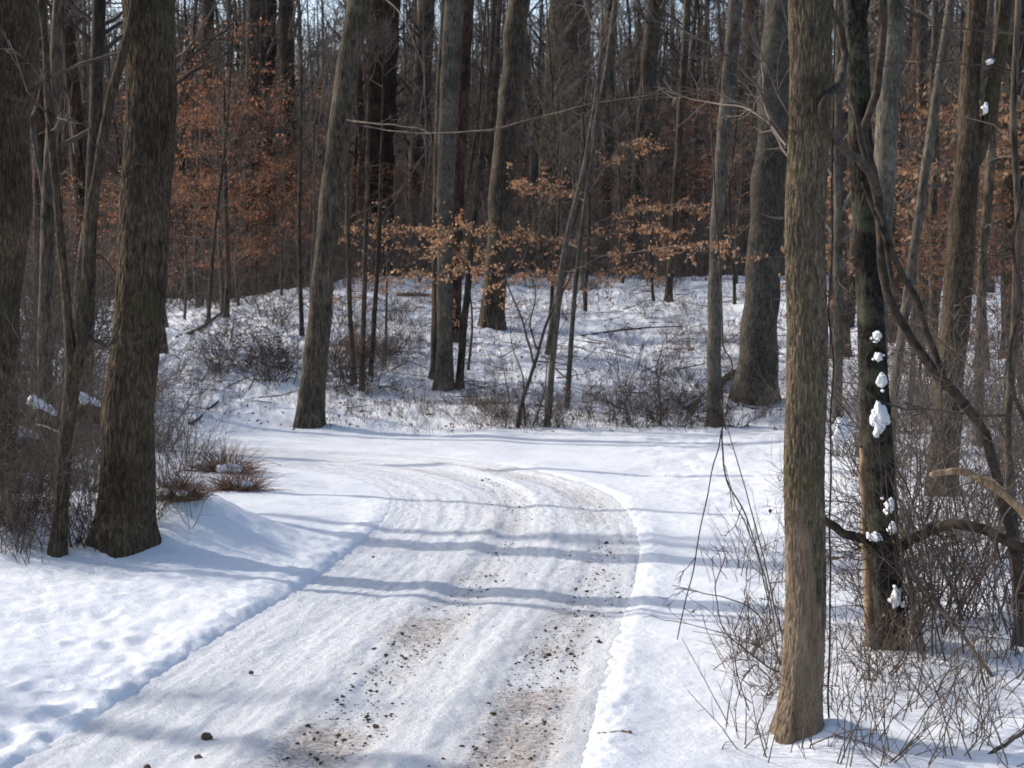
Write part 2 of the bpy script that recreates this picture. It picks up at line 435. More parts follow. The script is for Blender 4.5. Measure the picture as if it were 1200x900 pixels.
def roadmat():
    m, nt, b, _ = _mat('packed_snow_road'); L = nt.links.new
    uv = nd(nt, 'ShaderNodeUVMap', uv_map='road')          # x across in metres, y along in metres
    tc = nd(nt, 'ShaderNodeTexCoord')
    sep = nd(nt, 'ShaderNodeSeparateXYZ'); L(uv.outputs[0], sep.inputs[0])
    # streaks along the wheel tracks
    mp = nd(nt, 'ShaderNodeMapping'); mp.inputs['Scale'].default_value = (1, .09, 1); L(uv.outputs[0], mp.inputs[0])
    ns = nd(nt, 'ShaderNodeTexNoise', i_Scale=9., i_Detail=5., i_Roughness=.6); L(mp.outputs[0], ns.inputs['Vector'])
    rs = ramp(nt, [(.3, (.70, .71, .73)), (.65, (.79, .80, .82))]); L(ns.outputs['Fac'], rs.inputs[0])
    # gritty dirt in the two wheel tracks
    def band(c, w):
        s = nd(nt, 'ShaderNodeMath', operation='SUBTRACT'); L(sep.outputs[0], s.inputs[0]); s.inputs[1].default_value = c
        a = nd(nt, 'ShaderNodeMath', operation='ABSOLUTE'); L(s.outputs[0], a.inputs[0])
        r = nd(nt, 'ShaderNodeMapRange', interpolation_type='SMOOTHSTEP'); L(a.outputs[0], r.inputs[0])
        r.inputs[1].default_value = w; r.inputs[2].default_value = w * .15; r.inputs[3].default_value = 0; r.inputs[4].default_value = 1
        return r.outputs[0]
    b1, b2 = band(-.02, .62), band(1.15, .58)
    mxx = nd(nt, 'ShaderNodeMath', operation='MAXIMUM'); L(b1, mxx.inputs[0]); L(b2, mxx.inputs[1])
    nl = nd(nt, 'ShaderNodeTexNoise', i_Scale=.42, i_Detail=4., i_Roughness=.65); L(uv.outputs[0], nl.inputs['Vector'])
    rl = ramp(nt, [(.34, (0, 0, 0)), (.58, (1, 1, 1))]); L(nl.outputs['Fac'], rl.inputs[0])
    amt = nd(nt, 'ShaderNodeMath', operation='MULTIPLY'); L(mxx.outputs[0], amt.inputs[0]); L(rl.outputs[0], amt.inputs[1])
    sm = nd(nt, 'ShaderNodeMapRange', interpolation_type='SMOOTHSTEP'); L(sep.outputs[1], sm.inputs[0])
    sm.inputs[1].default_value = 20.5; sm.inputs[2].default_value = 26; sm.inputs[3].default_value = 1; sm.inputs[4].default_value = .72
    amt2 = nd(nt, 'ShaderNodeMath', operation='MULTIPLY'); L(amt.outputs[0], amt2.inputs[0]); L(sm.outputs[0], amt2.inputs[1]); amt = amt2
    ng = nd(nt, 'ShaderNodeTexNoise', i_Scale=20., i_Detail=8., i_Roughness=.8); L(uv.outputs[0], ng.inputs['Vector'])
    th = nd(nt, 'ShaderNodeMath', operation='MULTIPLY_ADD'); L(amt.outputs[0], th.inputs[0]); th.inputs[1].default_value = .25; th.inputs[2].default_value = .0
    ss = nd(nt, 'ShaderNodeMath', operation='ADD'); L(th.outputs[0], ss.inputs[0]); L(ng.outputs['Fac'], ss.inputs[1])
    rd = ramp(nt, [(.66, (0, 0, 0)), (.78, (1, 1, 1))]); L(ss.outputs[0], rd.inputs[0])
    nc = nd(nt, 'ShaderNodeTexNoise', i_Scale=30., i_Detail=3.); L(uv.outputs[0], nc.inputs['Vector'])
    rc = ramp(nt, [(.35, (.15, .105, .075)), (.65, (.40, .30, .225))]); L(nc.outputs['Fac'], rc.inputs[0])
    f2 = nd(nt, 'ShaderNodeMath', operation='MULTIPLY'); L(rd.outputs[0], f2.inputs[0]); f2.inputs[1].default_value = .75
    # faint brown tint of ground-in grit
    f3 = nd(nt, 'ShaderNodeMath', operation='MULTIPLY'); L(amt.outputs[0], f3.inputs[0]); f3.inputs[1].default_value = .2
    c = mix(nt, f3.outputs[0], rs.outputs[0], (.55, .43, .34))
    c = mix(nt, f2.outputs[0], c, rc.outputs[0])
    L(c, b.inputs['Base Color']); b.inputs['Roughness'].default_value = .6; b.inputs['Specular IOR Level'].default_value = .25
    n1 = nd(nt, 'ShaderNodeTexNoise', i_Scale=16., i_Detail=8., i_Roughness=.75); L(tc.outputs['Object'], n1.inputs['Vector'])
    ad = nd(nt, 'ShaderNodeMath', operation='MULTIPLY_ADD'); L(ns.outputs['Fac'], ad.inputs[0]); ad.inputs[1].default_value = .35; L(n1.outputs['Fac'], ad.inputs[2])
    bp = nd(nt, 'ShaderNodeBump', i_Strength=.9, i_Distance=.05); L(ad.outputs[0], bp.inputs['Height']); L(bp.outputs[0], b.inputs['Normal'])
    return m

M = dict(
    snow=snowmat('snow'), road=roadmat(),
    tan=bark('bark_tan', (.065, .052, .038), (.25, .20, .145), (.13, .115, .045), .45, 58, .2, 1., .014, 0, peel=True, ct=.19, vf=.6),
    dark=bark('bark_brown_ridged', (.026, .019, .014), (.15, .115, .082), (.065, .065, .028), .4, 36, .2, 1., .02, .05, ct=.2, vf=.6),
    black=bark('bark_black', (.008, .007, .006), (.04, .036, .03), (.12, .125, .08), .5, 40, .5, .9, .014, .0),
    grey=bark('bark_grey', (.055, .049, .043), (.15, .132, .112), (.09, .095, .055), .3, 20, .35, .6, .01, .2, vf=.1),
    mid=bark('bark_grey_brown', (.032, .026, .021), (.125, .102, .08), (.07, .072, .038), .3, 22, .2, .9, .02, .35, vf=.35),
    red=bark('bark_reddish', (.03, .019, .015), (.095, .06, .046), None, 0, 14, .2, .8, .02, .25),
    wood=bark('bare_wood', (.25, .17, .10), (.45, .33, .21), None, 0, 20, .08, .4, .006, 0),
    twig=simple('twig_bark', (.075, .06, .05), (.17, .14, .115), 3, .85, .3),
    twigd=simple('twig_dark', (.045, .036, .03), (.11, .088, .072), 3, .85, .3),
    vine=simple('vine_bark', (.022, .018, .014), (.075, .056, .042), 14, .85, .1),
    straw=simple('dry_stalk', (.085, .062, .045), (.18, .135, .095), 5, .85, .2),
    grass=simple('dead_grass', (.15, .088, .056), (.28, .175, .115), 6, .85, .2),
    dirt=simple('frozen_dirt', (.06, .045, .032), (.17, .125, .09), 30, .95, .3),
    rust=leafmat('leaf_rust', (.17, .075, .042), (.30, .135, .072), (.42, .22, .12)),
    pale=leafmat('leaf_pale_orange', (.24, .12, .065), (.42, .235, .13), (.58, .37, .225)),
    brown=leafmat('leaf_brown', (.11, .06, .04), (.19, .11, .07), (.27, .17, .11), .25),
)

# ------------------------------------------------------------------ ground and road
def build_ground():
    near = np.linspace(-6, 5, 24, endpoint=False)
    mid = np.exp(np.arange(math.log(5), math.log(78), .0046))
    farr = np.geomspace(78.5, 900, 46)
    Y = np.concatenate([near, mid, farr])
    a = np.linspace(-1, 1, 680)
    A = np.sign(a) * (np.abs(a) * .62 + .38 * np.abs(a) ** 5)          # denser in the middle of the view
    W = np.maximum(.56 * Y, 6.0) + 3.0
    W = np.where(Y > 78, W * 1.2, W)
    X = A[None] * W[:, None]
    YY = np.repeat(Y[:, None], len(a), 1)
    t = road_t(X, YY)
    Z = H(X, YY, t=t)
    for (fx, fy) in _fp:
        d2 = ((X - fx) / .085) ** 2 + ((YY - fy) / .14) ** 2
        m = d2 < 9
        Z[m] += -.026 * np.exp(-d2[m]) + .006 * np.exp(-(np.sqrt(d2[m]) - 1.5) ** 2 * 4)
    n, k = X.shape
    i = (np.arange(n - 1) * k)[:, None] + np.arange(k - 1)[None]
    Q = np.stack([i, i + 1, i + k + 1, i + k], -1).reshape(-1, 4)
    o = MB().add(np.stack([X, YY, Z], -1), Q).build('ground', M['snow'])
    tag(o, kind='structure')

def build_road():
    step = 1
    s = RS[::step]; c = ROAD[::step]; nrm = RN[::step]
    t = np.linspace(-RW - .1, RW + .1, 150)
    X = c[:, 0, None] + nrm[:, 0, None] * t; Yy = c[:, 1, None] + nrm[:, 1, None] * t
    S = np.repeat(s[:, None], len(t), 1); T = np.repeat(t[None], len(s), 0)
    Z = H0(X, Yy)
    Z = Z + .022 * perlin(T * 1.8, S * .09, 3) + .014 * perlin(T * 4.2, S * .2, 8) + .007 * perlin(T * 11, S * .35, 5)
    Z = Z + .010 * perlin(T * 7, S * 5, 2) + .009 * perlin(T * 16, S * 12, 7) + .004 * perlin(T * 34, S * 20, 3)
    Z = Z + .045 * np.exp(-((T - .58 - .12 * np.sin(S * .35)) / .12) ** 2) * (.35 + .65 * sstep(-.2, .4, perlin(S * .22, 3, 1)))
    Z = Z + .03 * np.exp(-((T + .35 - .15 * np.sin(S * .25)) / .16) ** 2) * sstep(-.3, .3, perlin(S * .2, 9, 1))
    Z = Z - .028 * np.exp(-((T - .02) / .28) ** 2) - .028 * np.exp(-((T - 1.15) / .25) ** 2)
    # chevron tread marks in the packed snow
    Z = Z + .004 * np.sin((S + np.abs(T - .2) * .8) * 42) * np.exp(-((T + .75) / .55) ** 2) * sstep(0, .3, perlin(T, S * .2, 6))
    edge = sstep(RW + .02, RW + .1, np.abs(T))
    Z = Z - .05 * edge
    n, k = X.shape
    i = (np.arange(n - 1) * k)[:, None] + np.arange(k - 1)[None]
    Q = np.stack([i, i + 1, i + k + 1, i + k], -1).reshape(-1, 4)
    # road runs away from the viewer: t grows to the right, keep normals up
    mb = MB().add(np.stack([X, Yy, Z], -1), Q)
    o = mb.build('snowy_road', M['road'])
    me = o.data
    uvl = me.uv_layers.new(name='road')
    li = np.empty(len(me.loops), np.int32); me.loops.foreach_get('vertex_index', li)
    uv = np.stack([T.ravel()[li], S.ravel()[li]], 1).astype(np.float32)
    uvl.data.foreach_set('uv', uv.ravel())
    tag(o, kind='structure')
    return c

build_ground()
build_road()

# ------------------------------------------------------------------ trees that are placed one by one
def px_path(pts, D, jit=0.0):
    """pixel polyline seen at distance D (each point may carry its own) -> smooth world path"""
    w = []
    for p in pts:
        d = p[2] if len(p) > 2 else D
        w.append(at(p[0], p[1], d))
    w = np.array(w)
    if len(w) > 2: w = np.vstack([_spline(w, 7)])
    else: w = np.stack([np.linspace(w[0, k], w[1, k], 8) for k in range(3)], 1)
    if jit: w = w + np.stack([smooth1(rng.normal(size=len(w)), 2) for _ in range(3)], 1) * jit
    return w

def twigs_on(mb, P, R, n, L, lv=2, flat=0., r=.006, up=.02):
    S, D, rr, t = spawn(P[None], R[None], n, .1, 1, .4, 1.2, flat)
    P1, R1 = grow(S, D, L * rng.uniform(.4, 1.2, len(S)), np.minimum(rr * .7, r), r * .35, 5, .2, up)
    mb.tubes(P1, R1, 4)
    if lv > 1:
        S, D, rr, t = spawn(P1, R1, 4, .2, 1, .4, 1.0, flat)
        P2, R2 = grow(S, D, L * .35 * rng.uniform(.4, 1.2, len(S)), r * .5, r * .25, 3, .2, up)
        mb.tubes(P2, R2, 3)
        return P1, P2
    return P1, P1

TREES = {}
def tree(key, label, prof, mat, base=None, D=None, top=17., fine=1., crown=(10, 3.2), bark_r=None, flare=.5, lump=.05,
         cat='tree', name='tree', group=None, twig='twig', low=0, zcrown=None, lean=.6, seed=None):
    """prof: (u, v, width in px) from the base up, as seen from the camera"""
    if D is None:
        g = ground(*base); D = g[1]
    u0, v0, w0 = prof[0]
    p0 = at(u0, v0, D); zb = hz(p0[0], D)
    pts = np.array([at(u, v, D) for u, v, w in prof]); rad = np.array([w / 2 / 2000 * D for u, v, w in prof]) * (.85 if D > 30 else .93)
    z = pts[:, 2]; x = pts[:, 0]
    o = np.argsort(z); z, x, rad = z[o], x[o], rad[o]
    sl = (x[-1] - x[-2]) / (z[-1] - z[-2]) if len(z) > 1 else 0
    zt = max(zb + top, z[-1] + 4)
    ze = np.array([z[-1] + (zt - z[-1]) * f for f in (.35, .7, 1)])
    xe = x[-1] + sl * lean * (ze - z[-1]) * np.array([1, .9, .8]); re = rad[-1] * np.array([.72, .42, .08])
    z = np.concatenate([[zb - .3] if z[0] > zb - .3 else [], z, ze]); 
    if len(z) > len(x) + 3: x = np.concatenate([[x[0]], x]); rad = np.concatenate([[rad[0]], rad])
    x = np.concatenate([x, xe]); rad = np.concatenate([rad, re])
    zvis = at(600, -20, D)[2]
    dz = max(.018 if fine > 1 else .028, D * .0032 / fine)
    zs = np.concatenate([np.arange(zb - .25, zvis, dz), np.linspace(zvis, zt, 16)])
    cx = np.interp(zs, z, x); R = np.interp(zs, z, rad)
    nn = int(min(60, max(3, .35 / dz)))
    cx = smooth1(cx, nn * 2); R = smooth1(R, nn)
    sd = seed if seed is not None else (len(TREES) * 3.7) % 50
    cyo = .10 * (1 - np.exp(-np.maximum(zs - zb, 0))) * perlin(zs * .5, sd, 2)
    cx = cx + (rad[0] * .18) * perlin(zs * .9, sd + 5, 1) * np.minimum(1, np.maximum(zs - zb, 0))
    bx = cx[0]
    sides = int(np.clip(2 * np.pi * rad.max() / (D * .0009) * fine, 14, 260))
    root = empty(name, (bx, D, zb), label, cat, group)
    ridge, freq = bark_r if bark_r else (0, 1)
    mb = trunk_mb(zs - zb, cx - bx, cyo, R, sides, ridge, freq, lump, flare, sd, max(.12, rad[0] * .8))
    mb.build('trunk', mat, root)
    P = np.stack([cx - bx, cyo, zs - zb], 1)
    idx = np.linspace(0, len(P) - 1, 60).astype(int)
    idx = np.unique(np.concatenate([idx[:0], [int(np.argmin(np.abs(P[:, 2] - q))) for q in np.linspace(P[0, 2], P[-1, 2], 60)]]))
    zc = zcrown if zcrown is not None else max(3.5, (zvis - zb) * (.95 if D > 30 else 1.18))
    if crown:
        crown_mb(P[idx], R[idx], min(zc, (zt - zb) * .85), crown[0], crown[1], low=low).build('crown', M[twig], root)
    TREES[key] = (root, D, zb, P, R)
    return root

def part_path(key, name, pts, r0, r1, mat, tw=0, L=.6, label=None, sides=6):
    """a limb of a placed tree, given as seen from the camera"""
    root, D, zb, P, R = TREES[key]
    w = px_path(pts, D, .012)
    loc = w - np.array(root.location)
    n = len(loc); r = np.linspace(r0, r1, n)
    mb = MB().tubes(loc, r, sides)
    if tw: twigs_on(mb, loc, r, tw, L)
    o = mb.build(name, mat, root)
    if label: o['label'] = label
    return o

# A: the tan trunk at the right front
tree('A', 'straight tan-barked trunk with mossy streaks and peeled lower bark beside the road',
     [(935, 862, 56), (937, 830, 52), (941, 780, 50), (943, 700, 49), (944, 560, 49), (945, 420, 49), (945, 260, 48), (947, 120, 49), (948, 0, 51)],
     M['tan'], base=(935, 856), top=15, fine=1.7, crown=(12, 3.0), bark_r=(.009, 52), flare=.42, lump=.045, seed=2.2)
part_path('A', 'branch', [(922, 168, 10.6), (905, 135, 10.4), (880, 95, 10.0), (850, 62, 9.9), (800, 34, 9.7), (760, 20, 9.6)], .012, .004, M['twig'], 8, .35)
part_path('A', 'branch', [(924, 185, 10.5), (905, 150, 10.7), (895, 110, 11), (892, 70, 11.3), (870, 40, 11.4)], .010, .003, M['twig'], 7, .4)
part_path('A', 'branch', [(922, 165, 10.5), (880, 130, 10.9), (820, 118, 11.4), (780, 105, 11.6)], .008, .003, M['twig'], 6, .4)
part_path('A', 'creeper', [(922, -40, 10.42), (926, 20, 10.40), (934, 70, 10.38), (941, 100, 10.37), (944, 145, 10.37)], .007, .003, M['vine'])
part_path('A', 'creeper', [(972, 870, 10.55), (971, 740, 10.52), (974, 600, 10.52), (976, 470, 10.52), (974, 330, 10.52), (976, 160, 10.5), (980, -30, 10.5)], .007, .005, M['vine'])

# J: the big left trunk
tree('J', 'thick ridged brown trunk rising from the snow mound left of the road',
     [(144, 645, 76), (147, 600, 68), (152, 520, 63), (158, 420, 60), (165, 320, 60), (173, 230, 61), (176, 120, 61), (176, 0, 62)],
     M['dark'], base=(146, 640), top=19, crown=(13, 4), bark_r=(.012, 26), flare=.3, seed=7.1, fine=1.5)
part_path('J', 'branch', [(142, 330, 18.8), (118, 300, 18.5), (100, 310, 18.3), (88, 330, 18.2)], .012, .004, M['twigd'], 6, .5)
part_path('J', 'branch', [(205, 70, 18.9), (225, 50, 18.6), (243, 20, 18.5), (270, -20, 18.4)], .02, .008, M['twigd'], 6, .6)
part_path('J', 'branch', [(190, 440, 18.5), (178, 436, 18.2), (160, 446, 18.0), (146, 460, 17.9)], .008, .003, M['twig'], 5, .3)

# L: forked slim tree beside it
tree('L', 'slim forked tree leaning beside the thick ridged trunk on left bank',
     [(66, 655, 23), (72, 600, 19), (78, 520, 18), (84, 440, 18), (80, 380, 11), (72, 300, 10), (66, 200, 9.5), (58, 120, 9), (50, 40, 8), (46, 0, 8)],
     M['dark'], base=(66, 652), top=12, crown=(9, 2.4), bark_r=(.005, 30), flare=.25, seed=4.4, low=6)
part_path('L', 'fork', [(86, 450), (95, 405), (101, 330), (106, 260), (116, 190), (128, 120), (146, 60), (160, -10), (172, -90)], .062, .042, M['dark'], 10, 1.0, sides=12)
part_path('L', 'branch', [(88, 415), (100, 395), (112, 400), (128, 405), (140, 380)], .03, .01, M['twigd'], 5, .5)

# K: cut by the left edge
tree('K', 'dark thick trunk cut by the left edge of the view',
     [(-14, 440, 72), (-8, 350, 66), (2, 240, 66), (8, 120, 64), (12, 0, 64)],
     M['dark'], D=22, top=20, crown=(12, 4), bark_r=(.012, 17), flare=.3)
part_path('K', 'branch', [(20, 120, 22), (60, 90, 21.5), (110, 70, 21), (170, 58, 20.7), (230, 70, 20.5)], .03, .008, M['twigd'], 10, .8)
tree('K2', 'slim dark trunk just right of the trunk on the left edge',
     [(52, 520, 20), (54, 350, 18), (58, 200, 17), (66, 60, 16), (70, 0, 16)], M['mid'], D=27, top=17, crown=(10, 3), low=5)
tree('K3', 'slender grey trunk between the forked tree and thick ridged trunk',
     [(100, 480, 20), (104, 300, 19), (112, 140, 18), (116, 0, 18)], M['mid'], D=33, top=19, crown=(10, 3.2), low=4)

# M: leaning smooth trunk beyond the bend
tree('M', 'smooth grey-brown trunk leaning right where the road bends left',
     [(362, 502, 42), (366, 460, 36), (371, 400, 34), (379, 310, 31), (390, 210, 31), (403, 120, 31), (415, 40, 32), (421, 0, 32)],
     M['mid'], base=(362, 500), top=22, crown=(14, 4.2), flare=.25, lump=.03, seed=1.4)
part_path('M', 'limb', [(400, 143), (450, 152, 37), (500, 156, 34), (570, 152, 31), (640, 135, 29), (700, 121, 28), (800, 108, 27), (880, 122, 26.5)], .017, .006, M['twigd'], 26, .8, 'long thin limb reaching right across the woods')
part_path('M', 'limb', [(405, 140, 38), (440, 145, 36), (470, 148, 35), (505, 158, 34), (490, 190, 34), (465, 225, 34), (412, 255, 34)], .02, .006, M['twig'], 14, .7)
part_path('M', 'limb', [(425, -20, 38), (465, 10, 36), (485, 50, 35), (497, 90, 35), (492, 140, 35), (498, 160, 35)], .016, .006, M['twig'], 12, .7)

# N: small clump of trunks behind
tree('N', 'stout pale-edged trunk, largest of the clump left of the V-shaped shrub',
     [(520, 455, 25), (521, 400, 22), (521, 310, 22), (522, 200, 24), (527, 90, 26), (532, 0, 27)], M['grey'], base=(520, 455), top=22, crown=(12, 4), flare=.35, lump=.08)
tree('N2', 'thin dark trunk pressed against the left side of the stout clump trunk',
     [(511, 440, 16), (512, 360, 15), (513, 250, 14), (516, 120, 14), (522, 0, 13)], M['mid'], base=(511, 442), top=17, crown=(8, 3))
tree('N3', 'thin sapling leaning right beside the stout clump trunk',
     [(538, 455, 11), (543, 390, 10), (550, 320, 9), (560, 220, 8), (575, 80, 7), (580, 0, 7)], M['mid'], base=(538, 456), top=12, crown=(9, 2), low=5)
tree('N4', 'reddish trunk close behind the clump with peeling bark',
     [(533, 400, 18), (534, 300, 18), (537, 200, 19), (543, 100, 18), (548, 0, 18)], M['red'], D=52, top=20, crown=(9, 3))
# O
tree('O', 'dark broad-based trunk standing alone on the slope right of the clump',
     [(575, 384, 36), (577, 350, 33), (582, 300, 33), (588, 220, 34), (598, 110, 32), (608, 0, 30)], M['mid'], base=(575, 382), top=24, crown=(13, 4.5), flare=.3)
# P, Q
tree('P', 'leaning bare trunk behind the V-shaped shrub, curving right at the top',
     [(643, 416, 13), (652, 360, 12), (664, 300, 11), (676, 245, 10), (690, 190, 10), (702, 130, 10), (713, 70, 9), (722, 0, 8)], M['grey'], base=(643, 416), top=20, crown=(10, 3), flare=.5)
tree('Q', 'thin pale stem at the road edge right of the V-shaped shrub',
     [(641, 500, 9), (646, 440, 9), (652, 380, 8), (657, 320, 8), (668, 260, 7), (684, 200, 6)], M['grey'], base=(641, 500), top=8, crown=(8, 1.6), low=4)
# H and I on the right
tree('H', 'slender smooth grey trunk standing on the far road side left of mossy trunk',
     [(838, 500, 24), (838, 440, 20), (837, 350, 19), (840, 260, 18), (848, 160, 19), (857, 60, 20), (862, 0, 20)], M['grey'], base=(838, 500), top=18, crown=(11, 3), flare=.35, lump=.03)
tree('I', 'broad grey-barked trunk partly hidden behind the tan-barked trunk',
     [(884, 474, 64), (887, 430, 54), (893, 350, 48), (898, 270, 47), (903, 170, 46), (910, 70, 46), (914, 0, 46)], M['grey'], base=(884, 472), top=24, crown=(14, 4.6), flare=.2, lump=.03)
# B: black snow-plastered trunk
tree('B', 'black lichen-speckled trunk plastered with lumps of snow',
     [(1046, 765, 40), (1042, 700, 36), (1034, 600, 36), (1027, 500, 36), (1020, 400, 35), (1014, 300, 31), (1009, 180, 27), (1005, 60, 26), (1002, 0, 26)],
     M['black'], base=(1046, 760), top=13, crown=(10, 2.8), bark_r=(.006, 34), flare=.25, lump=.07, twig='twigd')
part_path('B', 'limb', [(1048, 645, 13.2), (1062, 636, 13.0), (1085, 622, 12.8), (1115, 615, 12.6), (1150, 620, 12.5), (1185, 636, 12.4), (1215, 655, 12.4)], .045, .035, M['vine'], 8, .6, 'crooked dark limb arching low to the right', 8)
part_path('B', 'limb', [(1034, 645, 13.2), (1015, 634, 13.0), (990, 624, 12.9), (968, 612, 12.9)], .042, .03, M['vine'], 5, .4, None, 8)
part_path('B', 'bark_slab', [(1021, 760, 13.15), (1019, 720, 13.15), (1017, 690, 13.2), (1016, 640, 13.2), (1012, 560, 13.2), (1010, 525, 13.25)], .05, .03, M['wood'], 0, 0, 'peeled strip of pale brown wood', 8)
# D, E, F, G
tree('D', 'straight smooth grey trunk rising behind the twisted vine',
     [(1022, 480, 36), (1026, 380, 32), (1032, 260, 30), (1040, 150, 28), (1048, 0, 26)], M['grey'], D=30, top=22, crown=(12, 4), flare=.3, lump=.03)
tree('E', 'slim grey sapling leaning right with a sunlit left edge',
     [(1045, 480, 13), (1058, 380, 12), (1070, 300, 12), (1085, 200, 12), (1100, 100, 12), (1115, 0, 12)], M['grey'], D=26, top=14, crown=(10, 2.4), lump=.03)
tree('F', 'dark trunk leaning right with a snowy knot high up',
     [(1104, 582, 40), (1107, 500, 36), (1114, 420, 36), (1124, 300, 36), (1133, 180, 28), (1140, 80, 24), (1144, 0, 23)], M['dark'], base=(1104, 580), top=18, crown=(12, 3.6), bark_r=(.006, 20), flare=.3, low=8, twig='twigd')
part_path('F', 'limb', [(1132, 205), (1150, 170), (1162, 120), (1172, 60), (1178, 0), (1182, -60)], .11, .08, M['dark'], 8, 1.0, None, 12)
tree('G', 'thin crooked dark stem at the right edge behind the arching limb',
     [(1196, 760, 15), (1192, 690, 14), (1186, 600, 12), (1180, 500, 10), (1190, 380, 10), (1196, 260, 9), (1186, 140, 9), (1192, 0, 8)], M['mid'], base=(1196, 756), top=7, crown=(9, 1.5), low=8)
tree('G2', 'slim trunk right of the leaning trunk with the snowy knot',
     [(1146, 540, 14), (1148, 400, 14), (1152, 300, 13), (1166, 120, 12), (1170, 0, 12)], M['mid'], D=31, top=16, crown=(10, 3), low=6)
tree('S', 'thin upright trunk on the crest left of the slender grey trunk',
     [(783, 356, 11), (788, 280, 11), (796, 160, 10), (806, 0, 10)], M['mid'], base=(783, 354), top=20, crown=(10, 3))
# more trunks seen one by one deeper in the wood
deep = [
 ('broad dark trunk behind the leaning trunk with the long limb', [(440, 330, 44), (442, 200, 44), (450, 0, 46)], 'red', 77),
 ('dark trunk right of the broad one behind the long limb', [(486, 330, 24), (490, 180, 24), (500, 0, 24)], 'mid', 84),
 ('broadest dark trunk in the middle of the woods behind the V-shaped shrub', [(655, 335, 52), (662, 200, 50), (672, 0, 50)], 'mid', 74),
 ('pale flaking trunk against the left side of the broadest middle trunk', [(636, 345, 22), (640, 180, 19), (652, 0, 18)], 'wood2', 71),
 ('upright dark trunk between broadest middle trunk and slender grey trunk', [(744, 330, 22), (752, 180, 22), (768, 0, 24)], 'mid', 75),
 ('slim dark trunk directly behind the leaning bare one', [(708, 332, 16), (712, 180, 16), (716, 0, 16)], 'mid', 81),
 ('dark trunk seen through orange leaves left of the smooth leaning trunk', [(292, 345, 26), (296, 170, 25), (300, 0, 26)], 'mid', 77),
 ('slim trunk among rust leaves right of the thick ridged trunk', [(236, 350, 16), (240, 170, 16), (244, 0, 16)], 'mid', 84),
 ('dark trunk just left of the smooth leaning trunk', [(346, 345, 20), (340, 170, 20), (334, 0, 20)], 'mid', 79),
 ('forked-looking dark trunk in rust leaves at the left', [(316, 340, 18), (312, 170, 17), (318, 0, 16)], 'red', 84),
 ('dark trunk close behind the slender grey trunk', [(870, 330, 22), (876, 170, 22), (880, 0, 22)], 'mid', 83),
 ('slim trunk right of the straight smooth grey trunk', [(1082, 400, 16), (1080, 200, 15), (1080, 0, 15)], 'mid', 48),
 ('dark trunk near the right edge deep in the wood', [(1186, 400, 30), (1188, 200, 28), (1192, 0, 27)], 'mid', 44),
 ('slim trunk left of the black snow-plastered trunk', [(982, 430, 14), (982, 200, 13), (984, 0, 13)], 'grey', 36),
]
M['wood2'] = bark('bark_pale_flaking', (.06, .045, .03), (.26, .2, .14), (.14, .13, .05), .4, 9, .5, .5, .01, .05)
for k, (lab, prof, m, D) in enumerate(deep):
    tree('deep%d' % k, lab, prof, M[m], D=D, top=24, crown=(22, 3.6), flare=.3, zcrown=3.5, low=22)
# saplings on the slope at the left of the middle
for k, (lab, prof) in enumerate([
    ('bent thin sapling behind red-leaved clump on the slope', [(415, 450, 8), (412, 400, 7), (409, 340, 7), (407, 240, 6)]),
    ('straight thin sapling in the middle of the slope thicket', [(424, 458, 8), (425, 400, 7), (427, 330, 7), (430, 220, 6)]),
    ('thin sapling leaning right on the slope thicket', [(434, 440, 7), (438, 380, 7), (442, 320, 6), (446, 230, 6)]),
    ('thin sapling left of the smooth leaning trunk', [(354, 392, 7), (352, 340, 6), (350, 280, 6), (352, 200, 5)]),
    ('short dark sapling on the bright left snow slope', [(265, 372, 8), (267, 330, 8), (266, 280, 7), (264, 190, 6)]),
]):
    tree('sap%d' % k, lab, prof, M['mid'], base=prof[0][:2], top=9, crown=(10, 1.6), low=5, name='sapling')

# ------------------------------------------------------------------ prototypes for the woods behind
def proto_tree(kind, h, r, mat, n1, length, low, twig):
    N = 34
    z = np.linspace(-.4, h, N); sd = kind * 9.1
    cx = .9 * perlin(z * .10, sd, 1) + .16 * perlin(z * .45, sd, 2); cy = .6 * perlin(z * .1, sd, 5)
    cx -= cx[0]; cy -= cy[0]
    R = r * (1 - .8 * (np.maximum(z, 0) / h) ** 1.1)
    root = empty('tree', (0, 0, 0), 'x', 'tree', 'trees in the woods behind the rise')
    trunk_mb(z, cx, cy, R, 12, 0, 1, .08, .4, sd, .3).build('trunk', mat, root)
    crown_mb(np.stack([cx, cy, z], 1), R, 4.5, n1, length, lv3=5, n2=7, low=low, rmin=.006).build('crown', M[twig], root)
    return root
protos = []
for k in range(9):
    protos.append(proto_tree(k, [20, 23, 18, 21, 15, 24, 17, 22, 13][k], [.2, .26, .15, .3, .1, .22, .13, .17, .08][k],
                             M[['mid', 'mid', 'grey', 'red', 'mid', 'grey', 'mid', 'mid', 'grey'][k]],
                             [26, 26, 24, 28, 20, 28, 24, 26, 20][k], [3.4, 3.8, 3, 4, 2.4, 3.8, 2.8, 3.4, 2.2][k], [22, 18, 24, 14, 26, 18, 24, 20, 26][k],
                             ['twigd', 'twig', 'twigd', 'twigd', 'twig', 'twigd', 'twig', 'twigd', 'twig'][k]))
thick = ['stout', 'stout', 'slim', 'stout', 'thin', 'stout', 'slim', 'slim', 'thin']
def zone(u, D):
    if u < 210: return 'behind the thick ridged trunk at left'
    if u < 400: return 'behind the rust leaves left of the leaning trunk'
    if u < 620: return 'beyond the crest behind the clump of trunks'
    if u < 830: return 'beyond the crest right of the broadest middle trunk'
    return 'behind the twisted vine and tan trunk at right'
used = [0] * 9
spots = []
tries = 0
